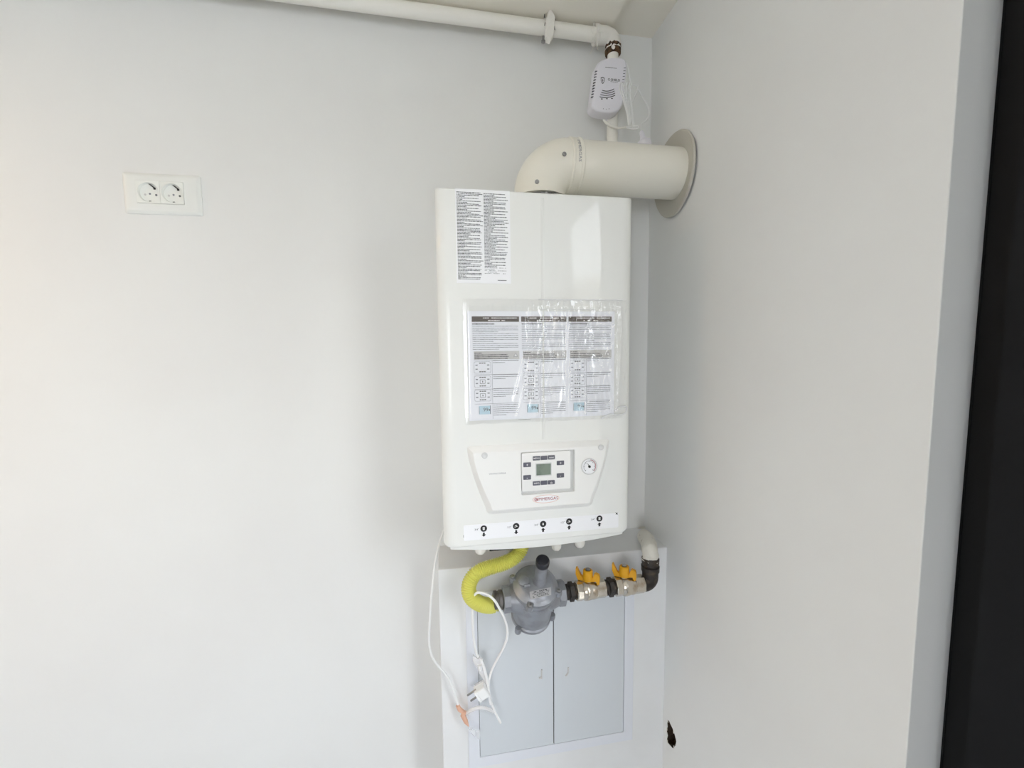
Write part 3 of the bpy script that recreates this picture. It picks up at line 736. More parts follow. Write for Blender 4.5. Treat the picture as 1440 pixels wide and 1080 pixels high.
nut = MB().lathe([(0.0165, -0.014), (0.0195, -0.012), (0.0200, -0.004), (0.0205, 0.004), (0.0185, 0.010), (0.016, 0.012)], (ex, YG, rz), (0, 0, 1), 24)
for i, v in enumerate(nut.v):
    q = mnoise.noise(v*160)*0.0018; dd = Vector((v.x-ex, v.y-YG, 0)).normalized(); nut.v[i] = v+dd*q+Vector((0, 0, q*1.5))
plabel(nut.build('threaded_joint', RUST, gp, 40), 'brown hemp-wrapped thread')
q = at(862.5, 66, Y=YG-0.021); MB().lathe([(0.005, -0.001), (0.0045, 0.001), (0.0001, 0.0018)], q, (0.1, -1, 0), 10).build('paint_blob', PLAS, gp, 60)
MB().tube([(ex, YG, rz), (ex, YG, BZ1-0.2)], 0.0135, 20).build('down_pipe', PIPEW, gp, 40)
# clamp
cp = at(770, 41, Y=YG); 
ck = thing('pipe_clamp', 'paint-caked white clamp holding the gas pipe near the ceiling', 'clamp', cp)
rg = MB().lathe([(RG+0.0004, -0.012), (RG+0.003, -0.012), (RG+0.0045, 0), (RG+0.003, 0.012), (RG+0.0004, 0.012)], cp, d, 28, False)
for i, v in enumerate(rg.v): rg.v[i] = v+Vector((1, 0, 0))*mnoise.noise(v*120)*0.004
rg.build('clamp_ring', PLAS, ck, 50)
lug = MB().prism([(cp.x-0.012, cp.z-0.036), (cp.x+0.002, cp.z-0.040), (cp.x+0.009, cp.z-0.030), (cp.x+0.011, cp.z-0.008), (cp.x+0.013, cp.z+0.012), (cp.x+0.002, cp.z+0.030), (cp.x-0.006, cp.z+0.020), (cp.x-0.010, cp.z-0.01)], YG-0.008, YG-RG-0.010, 0.003)
lug.build('clamp_lug', PLAS, ck, 50)
MB().lathe([(0.003, 0), (0.003, 0.010), (0.005, 0.010), (0.005, 0.014), (0.0001, 0.015)], (cp.x-0.014, YG-0.012, cp.z-0.026), (0, 0, -1), 10).build('clamp_screw', STEEL, ck, 40)
MB().tube([(cp.x, YG, cp.z+RG), (cp.x, YG, CZ-0.016)], 0.0045, 10).build('hanger_rod', PIPEW, ck, 40)
for (dx, dz, ln) in ((-0.014, 0.012, .008), (0.013, 0.010, .009), (0.012, -0.012, .008), (-0.013, -0.006, .007)):
    MB().tube([(cp.x+dx, YG-RG-0.0065, cp.z+dz-ln/2), (cp.x+dx*0.9, YG-RG-0.0065, cp.z+dz+ln/2)], 0.0009, 5).build('paint_crack', INK, ck)
q = at(754.5, 27.5, Y=YG-RG-0.001)
mk = MB().prism([(q.x-0.006, q.z-0.0015), (q.x+0.006, q.z-0.003), (q.x+0.006, q.z+0.001), (q.x-0.006, q.z+0.0025)], q.y+0.006, q.y+0.003)
mk.build('chipped_paint', INK, gp)

# ================================================================ gas detector
YD = YG-0.026
dt = thing('gas_detector', 'white gas alarm hung on the vertical pipe in the corner', 'gas detector', at(857, 130, Y=YG-0.015))
def D(px, py, y): p = at(px, py, Y=y); return (p.x, p.z)
YD1 = YD-0.020
front_px = [(849, 82.5), (862, 80), (876, 81.5), (881, 87), (881.6, 100), (879.5, 118), (877.5, 135), (875.5, 147), (871, 154), (862, 158), (849, 157.5), (838, 154.5), (832.5, 149), (832.8, 141), (835.5, 118), (838, 100), (840.5, 89)]
front = [D(px, py, YD1) for px, py in front_px]
# smooth it
sm = spline([Vector((p[0], p[1], 0)) for p in front+[front[0]]], 4)[:-1]
sm = [(p.x, p.y) for p in sm]
MB().prism(sm, YG-0.0145, YD1, 0.005, 4).build('housing', DETW, dt, 50)
for side, n_s, bx_, by_, st in ((-1, 10, 838.6, 100, -0.62), (1, 6, 878.6, 95.5, -0.5)):
    for k in range(n_s):
        q = D(bx_+k*st, by_+k*4.0, YD1)
        MB().prism([(q[0]-0.0026, q[1]-0.0012), (q[0]+0.0026, q[1]-0.0004), (q[0]+0.0026, q[1]+0.0010), (q[0]-0.0026, q[1]+0.0002)], YD1+0.004, YD1-0.0003).build('vent_slot', BTN, dt)
YT = YD1-0.0004
# curved speaker slots
for k, (py, w_) in enumerate(((126.0, 8.2), (129.0, 9.2), (132.0, 10.2), (135.0, 10.8))):
    pts = []
    for q in range(9):
        s_ = -1+q/4; c = D(855.2-k*0.35+s_*w_, py-1.0*s_+2.0*(1-s_*s_), YT); pts.append((c[0], YT, c[1]))
    MB().tube(pts, 0.0007, 6).build('speaker_slot', DARK, dt)
for px in (846.3, 853.5, 860.6):
    c = D(px, 139.2-(px-846)*0.05, YT); rect(MB(), 0, 1, 0, 1, 0)
    rect(ld_ := MB(), c[0]-0.0022, c[0]+0.0022, c[1]-0.0010, c[1]+0.0010, YT); ld_.build('indicator_light', DARK, dt)
c = D(863.5, 112.5, YT); gt = textmb('G-SHIELD', 0.0075, c[0], c[1], YT, rot=0.02, bold=0.02)
c = D(864, 115.3, YT); dashes(gt, c[0]-0.010, c[0]+0.010, c[1], 0.0009, YT, 1)
c = D(859.5, 95.3, YT); dashes(gt, c[0]-0.015, c[0]+0.015, c[1], 0.0012, YT, 1, 0.002, 0.004, 0.0003)
for px in (848.5, 852.5, 856.5): 
    c = D(px, 153.3-abs(px-852.5)*0.15, YT); textmb('x', 0.005, c[0], c[1], YT, gt)
c = D(847.5, 113, YT); sh = [(-.0048, .0062), (0, .0078), (.0048, .0062), (.0046, -.001), (.0028, -.0055), (0, -.0082), (-.0028, -.0055), (-.0046, -.001)]
o1 = [(c[0]+x, c[1]+z) for x, z in sh]; o2 = [(c[0]+x*.72, c[1]+z*.74) for x, z in sh]
for i in range(8):
    j = (i+1) % 8; gt.quad(*[(p[0], YT, p[1]) for p in (o1[i], o1[j], o2[j], o2[i])])
poly(gt, [(c[0]+.001, c[1]+.005), (c[0]-.002, c[1]-.0005), (c[0]-.0003, c[1]-.0005), (c[0]-.001, c[1]-.0055), (c[0]+.0022, c[1]+.0008), (c[0]+.0004, c[1]+.0008)], YT)
stuff(gt.build('brand_lettering', INK, dt))
# mains cord of the detector: bundled loops, loose loop and plug
YC = YD1+0.004
cb = MB(); random.seed(5)
for k in range(6):
    o_ = k*2.2; yy = YC-0.004-0.004*(k % 2)
    pp = [(884+o_*0.1, 176), (882+o_*0.55, 160), (877+o_*0.9, 142), (871.5+o_*1.35, 126), (872+o_*1.5, 118.5-(k % 2)), (875+o_*1.2, 117), (877.5+o_*0.9, 124), (884+o_*0.5, 145), (890+o_*0.2, 176)]
    if k % 2: pp = pp[:6]
    cb.tube([at(px, py, Y=yy) for px, py in pp] if False else [Vector(p) for p in spline([at(px, py, Y=yy) for px, py in pp], 5)], 0.0017, 8)
cord = cb.build('cord_bundle', CABG, dt, 60)
cb = MB(); cb.tube(spline([at(px, py, Y=YC+0.002) for px, py in ((877, 86), (882, 92), (885, 105), (888, 118), (895, 121), (903, 135), (911, 150), (913, 160), (909, 169), (902, 174.5), (901, 182))], 6), 0.0017, 8)
cb.tube(spline([at(px, py, Y=YC) for px, py in ((898, 120), (895, 130), (889, 144), (884, 152))], 6), 0.0017, 8)
cb.build('loose_cord', CABG, dt, 60)
tie = MB(); tie.tube(spline([at(px, py, Y=YC-0.010) for px, py in ((881, 179), (888, 177.8), (897, 177.5), (896, 181), (888, 181.5), (881, 179))], 5), 0.0018, 6)
tie.build('cord_tie', CABW, dt, 60)
hk = MB(); hkp = spline([at(px, py, Y=YG-0.022) for px, py in ((848.5, 168), (853, 173), (860, 177), (868, 180), (877, 179.5), (884, 178.5))], 6)
hk.tube(hkp, lambda i: 0.0022+0.0016*math.sin(min(i, 20)/20*math.pi), 8)
hk.build('mounting_strap', PIPEW, dt, 60)
# plug body
pl = MB(); p0 = at(902, 184, Y=YC); p1 = at(907, 208, Y=YC); ax = (p1-p0).normalized(); L = (p1-p0).length
pl.lathe([(0.003, 0), (0.0055, L*0.1), (0.0060, L*0.35), (0.0085, L*0.5), (0.0165, L*0.62), (0.0175, L*0.8), (0.0165, L*0.98), (0.015, L)], p0, ax, 20)
pl.build('plug', DETW, dt, 40)
for s_ in (-1, 1):
    q = p1+Vector((s_*0.0095, 0, 0)); MB().tube([q-ax*0.002, q+ax*0.018], 0.0024, 8).build('plug_pin', BTN, dt, 40)

# ================================================================ double wall socket
sk = thing('double_socket', 'white double power socket on the left part of the wall', 'socket', at(226, 272, Y=YW))
T_ = 0.007; yf = YW-T_
c00 = at(169, 240.5, Y=yf); c11 = at(284, 303, Y=yf)
X0, X1 = c00.x, c11.x; Z1, Z0 = c00.z, c11.z
ix0 = at(190.3, 253.5, Y=yf).x; ix1 = at(259.4, 288, Y=yf).x
iz1 = at(190.3, 253.5, Y=yf).z; iz0 = at(192, 285, Y=yf).z
# plate as a frame with an opening
outer = rrect(X0, X1, Z0, Z1, 0.004, 4); inner = rrect(ix0-0.0006, ix1+0.0006, iz0-0.0006, iz1+0.0006, 0.0005, 4)
fr = MB()
def rings_frame(mb, outer, inner, yb, yf, bev):
    oi = inset_poly(outer, bev)
    mb.loops([[(p[0], yb, p[1]) for p in outer], [(p[0], yf+bev*0.6, p[1]) for p in outer], [(p[0], yf, p[1]) for p in oi], [(p[0], yf, p[1]) for p in inner], [(p[0], yb, p[1]) for p in inner]], False, False)
fr.loops([[(p[0], YW, p[1]) for p in outer], [(p[0], YW-0.002, p[1]) for p in outer], [(p[0], yf+0.0008, p[1]) for p in rrect(X0+0.005, X1-0.005, Z0+0.005, Z1-0.005, 0.004, 4)], [(p[0], yf, p[1]) for p in rrect(X0+0.009, X1-0.009, Z0+0.009, Z1-0.009, 0.004, 4)], [(p[0], yf, p[1]) for p in inner], [(p[0], YW, p[1]) for p in inner]], False, False)
fr.build('cover_plate', SOCKP, sk, 30)
xm = (ix0+ix1)/2
for k, (xa_, xb_) in enumerate(((ix0, xm-0.0003), (xm+0.0003, ix1))):
    cxs, czs = (xa_+xb_)/2, (iz0+iz1)/2; r = min(xb_-xa_, iz1-iz0)/2*0.90; nn = 40; yi = yf-0.0008
    circ_ = [(cxs+r*math.cos(2*math.pi*i/nn), czs+r*math.sin(2*math.pi*i/nn)) for i in range(nn)]
    def sqp(i):
        a = 2*math.pi*i/nn; c, s_ = math.cos(a), math.sin(a); m_ = max(abs(c), abs(s_))
        return (cxs+(xb_-xa_)/2*c/m_, czs+(iz1-iz0)/2*s_/m_)
    sq = [sqp(i) for i in range(nn)]
    mb = MB().loops([[(p[0], YW, p[1]) for p in sq], [(p[0], yi, p[1]) for p in sq], [(p[0], yi, p[1]) for p in circ_],
                     [(cxs+(p[0]-cxs)*0.97, yi+0.001, czs+(p[1]-czs)*0.97) for p in circ_], [(cxs+(p[0]-cxs)*0.93, YW-0.0015, czs+(p[1]-czs)*0.93) for p in circ_]], False, True)
    ins = mb.build('socket_insert', SOCK, sk, 30)
    yfl = YW-0.0018
    for dx in (-0.0095, 0.0125): MB().lathe([(0.0024, 0), (0.0022, 0.0003), (0.0001, 0.0003)], (cxs+dx, yfl, czs-0.004), (0, -1, 0), 12).build('pin_hole', INK3 if dx > 0 else LGREY, ins)
    MB().lathe([(0.0022, 0), (0.0020, 0.0005), (0.0001, 0.0006)], (cxs, yfl, czs-0.002), (0, -1, 0), 12).build('centre_screw', INK2, ins)
    ec = MB(); ec2 = MB()
    ec.prism([(cxs-0.0005, czs+r*0.90), (cxs+0.0035, czs+r*0.86), (cxs+0.0125, czs+r*0.52), (cxs+0.0125, czs+r*0.36), (cxs+0.009, czs+r*0.36), (cxs+0.009, czs+r*0.5)], YW-0.002, yfl-0.0022)
    ec2.prism([(cxs-0.0025, czs-r*0.9), (cxs+0.0025, czs-r*0.9), (cxs+0.0018, czs-r*0.82), (cxs-0.0018, czs-r*0.82)], YW-0.002, yfl-0.0012)
    ec.build('earth_contact', BLACK, ins); ec2.build('earth_contact', INK3, ins)

# ================================================================ steel access cabinet in the boxing
ac = thing('access_cabinet', 'flush white metal access cabinet with two doors in the boxing below the boiler', 'cabinet', (at(780, 1050, Y=YB).x, YB, at(780, 1050, Y=YB).z))
Yc = YB-0.004
fx0 = at(657.5, 980, Y=Yc).x; fx1 = at(890.3, 980, Y=Yc).x; fz1 = at(720, 828, Y=Yc).z; fz0 = at(770, 1062, Y=Yc).z
dx0 = at(673.3, 980, Y=Yc).x; dx1 = at(877.3, 980, Y=Yc).x; dz0 = at(775, 1047.5, Y=Yc).z; dz1 = fz1-0.022
outer = [(fx0, fz0), (fx1, fz0), (fx1, fz1), (fx0, fz1)]; inner = [(dx0, dz0), (dx1, dz0), (dx1, dz1), (dx0, dz1)]
fr = MB(); rings_frame(fr, outer, inner, YB+0.001, Yc, 0.0012)
fr.build('frame', DOORF, ac, 20)
# rebate line on the frame
lv = MB()
for xx in (at(666.5, 980, Y=Yc).x,): lv.box(xx-0.0008, xx+0.0008, Yc-0.0008, Yc+0.001, fz0+0.002, fz1-0.002)
lv.build('frame_ridge', DOORF, ac)
MB().quad((dx0, YB-0.0006, dz0), (dx1, YB-0.0006, dz0), (dx1, YB-0.0006, dz1), (dx0, YB-0.0006, dz1)).build('cabinet_interior', BLACK, ac)
xc = at(778.7, 980, Y=Yc).x
g_ = 0.0011
for k, (a_, b_) in enumerate(((dx0+g_, xc-g_), (xc+g_, dx1-g_))):
    dr = MB().prism([(a_, dz0+0.0008), (b_, dz0+0.0008), (b_, dz1-g_), (a_, dz1-g_)], YB-0.001, Yc+0.0002, 0.0007).build('door', DOORM, ac)
    lm = MB()
    if k == 0:
        q = at(761, 947.5, Y=Yc); lm.prism([(q.x-0.0005, q.z-0.012), (q.x+0.0025, q.z-0.012), (q.x+0.0025, q.z+0.012), (q.x-0.0005, q.z+0.012)], Yc+0.0005, Yc-0.0035, 0.0006)
        lm.prism([(q.x-0.006, q.z-0.011), (q.x, q.z-0.012), (q.x, q.z-0.008), (q.x-0.006, q.z-0.008)], Yc+0.0005, Yc-0.003, 0.0006)
    else:
        q = at(797.5, 943.5, Y=Yc)
        lm.prism([(q.x+0.001, q.z-0.004), (q.x+0.0045, q.z-0.004), (q.x+0.0045, q.z+0.010), (q.x+0.001, q.z+0.010)], Yc+0.0005, Yc-0.003, 0.0006)
        lm.prism([(q.x-0.005, q.z-0.012), (q.x-0.001, q.z-0.012), (q.x+0.0045, q.z-0.004), (q.x+0.001, q.z-0.004)], Yc+0.0005, Yc-0.003, 0.0006)
    lm.build('latch', LGREY, dr, 30)

# ================================================================ gas train
YT_ = 0.90
zt = lambda px, py: at(px, py, Y=YT_)
pr = at(757, 839.5, Y=YT_); ZT = (at(803, 832, Y=YT_).z+at(900, 820.5, Y=YT_).z)/2
# --- regulator, leaning forward
reg = thing('gas_regulator', 'round grey cast aluminium gas pressure regulator with black-capped spring tower', 'gas regulator', (at(750.5, 838, Y=YT_).x, YT_, ZT))
reg.rotation_euler = (math.radians(26), 0, 0); reg.scale = (0.88, 0.88, 0.88)
def rb(mb, name, m, sm=35, par=None): return mb.build(name, m, par or reg, sm, local=True)
body = MB().lathe([(0.030, -0.074), (0.053, -0.070), (0.054, -0.055), (0.053, -0.046), (0.053, -0.02), (0.052, 0.0), (0.050, 0.020), (0.056, 0.030), (0.0575, 0.034), (0.0575, 0.040)], n=48)
rb(body, 'valve_body', CAST)
# port bosses
for s_ in (-1, 1):
    rb(MB().lathe([(0.040, 0.0), (0.040, 0.040), (0.036, 0.052), (0.031, 0.066)], (0, 0, 0), (s_, 0, 0), 32), 'port_neck', CAST, 35)
    rb(MB().lathe([(0.031, 0.064), (0.0335, 0.066), (0.0335, 0.082), (0.030, 0.084)], (0, 0, 0), (s_, 0, 0), 8, ref=(0, 0.38, 0.92)), 'port_boss', CAST, 25)
cover = MB().lathe([(0.0575, 0.041), (0.0590, 0.043), (0.0585, 0.048), (0.053, 0.052), (0.0500, 0.0545), (0.046, 0.0600), (0.040, 0.0625), (0.018, 0.0635)], n=48)
cv = rb(cover, 'diaphragm_cover', CAST)
# raised ribs on the cover
rbm = MB()
rbm.lathe([(0.014, 0.060), (0.0145, 0.0665), (0.011, 0.0685), (0.0001, 0.069)], (-0.032, 0.004, 0.0), (0, 0, 1), 20)
rbm.tube([(-0.018, -0.010, 0.0655), (-0.034, -0.012, 0.0655)], 0.004, 8)
rb(rbm, 'cover_boss', CAST, 40)
tw = MB().lathe([(0.021, 0.060), (0.0175, 0.066), (0.0162, 0.070), (0.0150, 0.128), (0.0150, 0.136)], (0.010, 0.0, 0.0), n=28)
rb(tw, 'spring_tower', CAST)
cpm = MB().lathe([(0.0162, 0.128), (0.0172, 0.130), (0.0175, 0.143), (0.0165, 0.1465), (0.0145, 0.148), (0.0135, 0.1465), (0.0001, 0.1462)], (0.010, 0.0, 0.0), n=32)
plabel(rb(cpm, 'tower_cap', CAPB), 'black plastic cap')
for a in (-115, -25, 65, 155):
    c, s_ = math.cos(math.radians(a)), math.sin(math.radians(a))
    e = MB().lathe([(0.0075, 0.034), (0.0090, 0.038), (0.0090, 0.050), (0.0078, 0.0525)], (c*0.0615, s_*0.0615, 0), (0, 0, 1), 16)
    e.lathe([(0.0075, 0.034), (0.0090, 0.038), (0.0090, 0.050), (0.0078, 0.0525)], (c*0.054, s_*0.054, 0), (0, 0, 1), 16)
    eo = rb(e, 'bolt_lug', CAST)
    bs = MB().lathe([(0.0050, 0.051), (0.0050, 0.0565), (0.0042, 0.0572), (0.0024, 0.0572), (0.0022, 0.054), (0.0001, 0.054)], (c*0.0615, s_*0.0615, 0), (0, 0, 1), 14)
    rb(bs, 'bolt', STEEL)
# side web under the cover
web = MB(); web.lathe([(0.052, -0.004), (0.0535, 0.0), (0.052, 0.004)], (0, 0, 0.008), (0, 0, 1), 40)
rb(web, 'body_rim', CAST)
# bottom flange with lugs
bf = MB().lathe([(0.034, -0.094), (0.048, -0.091), (0.0550, -0.086), (0.0550, -0.077), (0.050, -0.073)], n=40)
rb(bf, 'bottom_flange', CAST)
for a in (-138, -14, 60, 150):
    c, s_ = math.cos(math.radians(a)), math.sin(math.radians(a))
    e = MB()
    for q in (0.047, 0.0580): e.lathe([(0.0080, -0.0925), (0.0090, -0.090), (0.0090, -0.076), (0.0070, -0.073)], (c*q, s_*q, 0), (0, 0, 1), 14)
    e.lathe([(0.0045, -0.090), (0.0045, -0.0955), (0.0001, -0.0955)], (c*0.0580, s_*0.0580, 0), (0, 0, 1), 10)
    rb(e, 'flange_lug', CAST)
# type plate on the cover
lp = MB(); pts = [(-0.017, -0.047), (0.030, -0.043), (0.030, -0.022), (-0.017, -0.026)]
pts = [(-0.024, -0.047), (0.031, -0.041), (0.035, -0.021), (-0.022, -0.027)]
def conez(x, y):
    r = math.hypot(x, y); P_ = [(0.018, 0.0635), (0.040, 0.0625), (0.046, 0.0600), (0.0500, 0.0545), (0.058, 0.050)]
    for (r0, h0), (r1, h1) in zip(P_, P_[1:]):
        if r0 <= r <= r1: return h0+(h1-h0)*(r-r0)/(r1-r0)
    return 0.0635
N_ = 8; g = []
for j in range(5):
    for i in range(N_+1):
        u, v = i/N_, j/4
        x = (pts[0][0]*(1-u)+pts[1][0]*u)*(1-v)+(pts[3][0]*(1-u)+pts[2][0]*u)*v; y = (pts[0][1]*(1-u)+pts[1][1]*u)*(1-v)+(pts[3][1]*(1-u)+pts[2][1]*u)*v
        g.append((x, y, max(conez(x, y), 0.0615)+0.0008))
lp.add(g, [(j*(N_+1)+i, j*(N_+1)+i+1, (j+1)*(N_+1)+i+1, (j+1)*(N_+1)+i) for j in range(4) for i in range(N_)])
tp = rb(lp, 'type_plate', mat('type_plate_grey', (186, 186, 190), 0.5))
pm = MB(); random.seed(9)
for j in range(5):
    x = -0.0165
    while x < 0.026:
        ww = random.uniform(0.002, 0.007)
        if random.random() < 0.8:
            v = (j+0.7)/5.4
            for_y = lambda xx: (-0.046+0.0011*(xx+0.02)*100*0.1)+(0.0175)*v+0.10*(xx+0.02)
            y = for_y(x); h_ = 0.0007 if j < 4 else 0.0013
            z = max(conez(x, y-h_), conez(x, y+h_), 0.0615)+0.0013
            pm.add([(x, y-h_, z), (x+ww, y-h_+ww*0.1, z), (x+ww, y+h_+ww*0.1, z), (x, y+h_, z)], [(0, 1, 2, 3)])
        x += ww+0.0012
stuff(rb(pm, 'plate_print', INK, None))
bp = MB().lathe([(0.006, 0), (0.006, 0.010), (0.0045, 0.011), (0.0001, 0.0115)], (-0.050, 0.004, 0.022), (-1, 0.1, 0.25), 6)
rb(bp, 'brass_plug', BRASS)
# --- left side: nipple and hose tail
xl = reg.location.x
nl = MB().lathe([(0.0195, 0.0735), (0.0215, 0.075), (0.0215, 0.082), (0.0190, 0.084), (0.0190, 0.086), (0.0205, 0.088), (0.0205, 0.094), (0.0150, 0.096)], (xl, YT_, ZT), (-1, 0, 0), 24)
hose_start = Vector((xl-0.096, YT_, ZT))
hf = nl.build('hose_fitting', CASTD, None, 35)
tag(hf, 'dark grey threaded hose fitting on the left side of the regulator', 'pipe fitting')
# --- right side: nipples, valves, elbow
XV = lambda px: at(px, 828, Y=YT_).x
def nipple(px0, px1, label, hexn=True):
    x0, x1 = XV(px0), XV(px1); L = x1-x0
    t = thing('pipe_nipple', label, 'pipe fitting', ((x0+x1)/2, YT_, ZT))
    mb = MB().lathe([(0.0165, 0), (0.0180, 0.001), (0.0172, L*0.12), (0.0182, L*0.2), (0.0170, L*0.28), (0.0170, L*0.32)], (x0, YT_, ZT), (1, 0, 0), 24)
    mb.lathe([(0.0170, L*0.66), (0.0182, L*0.74), (0.0172, L*0.82), (0.0182, L*0.9), (0.0165, L)], (x0, YT_, ZT), (1, 0, 0), 24)
    mb.build('thread', IRON, t, 40)
    MB().lathe([(0.0185, L*0.3), (0.0222, L*0.34), (0.0222, L*0.64), (0.0185, L*0.68)], (x0, YT_, ZT), (1, 0, 0), 6, ref=(0, 0.5, 0.87)).build('hexagon', IRON, t, 20)
    mb = MB().lathe([(0.0160, L*0.80), (0.0196, L*0.86), (0.0192, L*0.95), (0.0196, L)], (x0, YT_, ZT), (1, 0, 0), 24)
    for i, v in enumerate(mb.v): mb.v[i] = v+Vector((mnoise.noise(v*150), mnoise.noise(v*150+Vector((9, 0, 0))), mnoise.noise(v*170)))*0.0016
    mb.build('hemp_seal', HEMP, t, 60)
    return t
nipple(794, 812, 'black iron nipple between the regulator and the first yellow-handled valve')
nipple(849, 867, 'black iron nipple between the two yellow-handled valves')
def valve(px0, px1, stem_px, label):
    x0, x1 = XV(px0), XV(px1); L = x1-x0; xsn = XV(stem_px)
    t = thing('shutoff_valve', label, 'valve', ((x0+x1)/2, YT_, ZT), 'gas shutoff valves beside the regulator')
    ax_ = (1, 0, 0)
    MB().lathe([(0.0160, 0), (0.0215, 0.001), (0.0225, 0.003), (0.0225, L*0.20), (0.0210, L*0.24)], (x0, YT_, ZT), ax_, 8, ref=(0, 0.38, 0.92)).build('hex_end', CHRM, t, 20)
    MB().lathe([(0.0205, L*0.22), (0.0232, L*0.28), (0.0240, L*0.36), (0.0232, L*0.46), (0.0222, L*0.52), (0.0228, L*0.58), (0.0215, L*0.66), (0.0205, L*0.68)], (x0, YT_, ZT), ax_, 32).build('ball_body', CHRM, t, 35)
    MB().lathe([(0.0200, L*0.66), (0.0215, L*0.68), (0.0215, L*0.98), (0.0200, L)], (x0, YT_, ZT), ax_, 8, ref=(0, 0.38, 0.92)).build('threaded_end', CHRM, t, 20)
    hz_ = ZT+0.026
    MB().lathe([(0.0095, -0.010), (0.0095, 0.004), (0.007, 0.005), (0.007, 0.010)], (xsn, YT_, hz_), (0, 0, 1), 16).build('stem', CHRM, t, 30)
    hz2 = hz_+0.006; dirv = Vector((0.86, -0.51, 0)); pv = Vector((0.51, 0.86, 0)); c0 = Vector((xsn, YT_, hz2))
    h = MB().lathe([(0.0115, -0.008), (0.0125, 0.0), (0.0115, 0.016), (0.0095, 0.018), (0.0075, 0.018), (0.0075, 0.0165), (0.0001, 0.0165)], c0, (0, 0, 1), 24)
    for s_ in (-1, 1):
        # arm, then an upright wing
        prof = [(0.006, -0.002), (0.014, 0.000), (0.0165, 0.002), (0.026, 0.020 if s_ < 0 else 0.014), (0.0285, 0.019 if s_ < 0 else 0.012), (0.0285, 0.004), (0.023, -0.010), (0.006, -0.010)]
        if s_ > 0: prof = [(0.006, -0.004), (0.012, 0.0), (0.0150, 0.010), (0.0185, 0.013), (0.0265, 0.010), (0.0285, 0.004), (0.0280, -0.012), (0.0235, -0.014), (0.0200, -0.006), (0.006, -0.009)]
        th = 0.0095
        A = [c0+dirv*s_*r_+Vector((0, 0, z_))+pv*th*0.5 for r_, z_ in prof]; B = [p-pv*th for p in A]
        n_ = len(A); h.loops([A, B])
    plabel(h.build('butterfly_handle', HAND, t, 30), 'yellow butterfly handle')
    MB().lathe([(0.0062, 0.016), (0.0062, 0.0195), (0.0045, 0.021), (0.0001, 0.0212)], c0, (0, 0, 1), 6).build('handle_nut', STEEL, t, 30)
    return t
valve(809, 850, 826.5, 'nickel gas valve with yellow handle, the one next to the regulator')
valve(863.5, 904, 877.5, 'nickel gas valve with yellow handle, the one next to the black elbow')
# black malleable elbow
xe = at(914.5, 800, Y=YT_).x
eb = thing('black_elbow', 'black iron pipe elbow at the right end of the gas valves', 'pipe fitting', (xe, YT_, ZT))
x0 = XV(901)
path = [Vector((x0, YT_, ZT)), Vector((x0+0.004, YT_, ZT)), Vector((xe-0.016, YT_, ZT))]
for k in range(1, 9):
    t = k/8*math.pi/2; path.append(Vector((xe-0.016+0.016*math.sin(t), YT_, ZT+0.016*(1-math.cos(t)))))
path += [Vector((xe, YT_, ZT+0.030)), Vector((xe, YT_, ZT+0.031)), Vector((xe, YT_, ZT+0.040))]
MB().tube(path, lambda i: 0.0195 if i < 2 else (0.0215 if i >= len(path)-2 else 0.0192), 28).build('elbow_body', IRON, eb, 40)
zc_ = ZT+0.039
MB().lathe([(0.0215, 0.0), (0.0218, 0.004), (0.0180, 0.006), (0.0172, 0.009), (0.0205, 0.011), (0.0208, 0.024), (0.0190, 0.027), (0.0170, 0.028)], (xe, YT_, zc_), (0, 0, 1), 28).build('union_collar', IRON, eb, 35)
# white painted elbow from the wall
zw = zc_+0.022
we = thing('white_pipe_elbow', 'white painted pipe bend coming out of the wall above the black elbow', 'pipe fitting', (xe, YT_, zw))
pw = at(903, 753, Y=YW)
pth = spline([Vector((pw.x, YW+0.005, pw.z)), Vector((pw.x-0.004, YW-0.04, pw.z+0.004)), at(906.5, 755, Y=0.99), at(911.5, 763, Y=0.94), Vector((xe, YT_+0.006, zw+0.022)), Vector((xe, YT_, zw+0.010)), Vector((xe, YT_, zw-0.002))], 6)
def rw(i): return 0.0190+0.0006*math.sin(i*1.3)+(0.0012 if i > len(pth)-5 else 0)
tb = MB().tube(pth, rw, 24)
for i, v in enumerate(tb.v): tb.v[i] = v+Vector((mnoise.noise(v*90), mnoise.noise(v*90+Vector((5, 0, 0))), mnoise.noise(v*90+Vector((0, 5, 0)))))*0.0012
tb.build('bend', PLASG, we, 50)
MB().lathe([(0.020, 0), (0.0285, 0.002), (0.027, 0.006), (0.020, 0.009)], (pw.x, YW, pw.z), (0, -1, 0), 20).build('plaster_collar', PLASG, we, 50)

# ================================================================ yellow corrugated hose
ctrl = [(694.5, 850.5, .900), (683, 851, .893), (671, 847, .889), (661.5, 838, .889), (659, 826, .892), (663.5, 813, .896), (673, 804, .900), (688, 798, .905), (704, 793.5, .908), (719, 787, .912), (729.5, 778, .916), (734.5, 766, .920), (735.5, 750, .925)]
cp3 = [at(px, py, Y=y) for px, py, y in ctrl]; cp3.insert(0, hose_start+Vector((0.012, 0, 0)))
base = spline(cp3, 14)
# resample evenly
cum = [0]; 
for i in range(1, len(base)): cum.append(cum[-1]+(base[i]-base[i-1]).length)
step = 0.00106; tot = cum[-1]; res = []; j = 0; s_ = 0
while s_ < tot:
    while cum[j+1] < s_: j += 1
    t = (s_-cum[j])/max(cum[j+1]-cum[j], 1e-9); res.append(base[j].lerp(base[j+1], t)); s_ += step
hs = MB().tube(res, lambda i: (0.0172, 0.0167, 0.0140, 0.0147)[i % 4], 24)
ho = hs.build('yellow_hose', YEL, None, 70)
tag(ho, 'yellow corrugated gas hose curving from the regulator up under the boiler', 'hose')

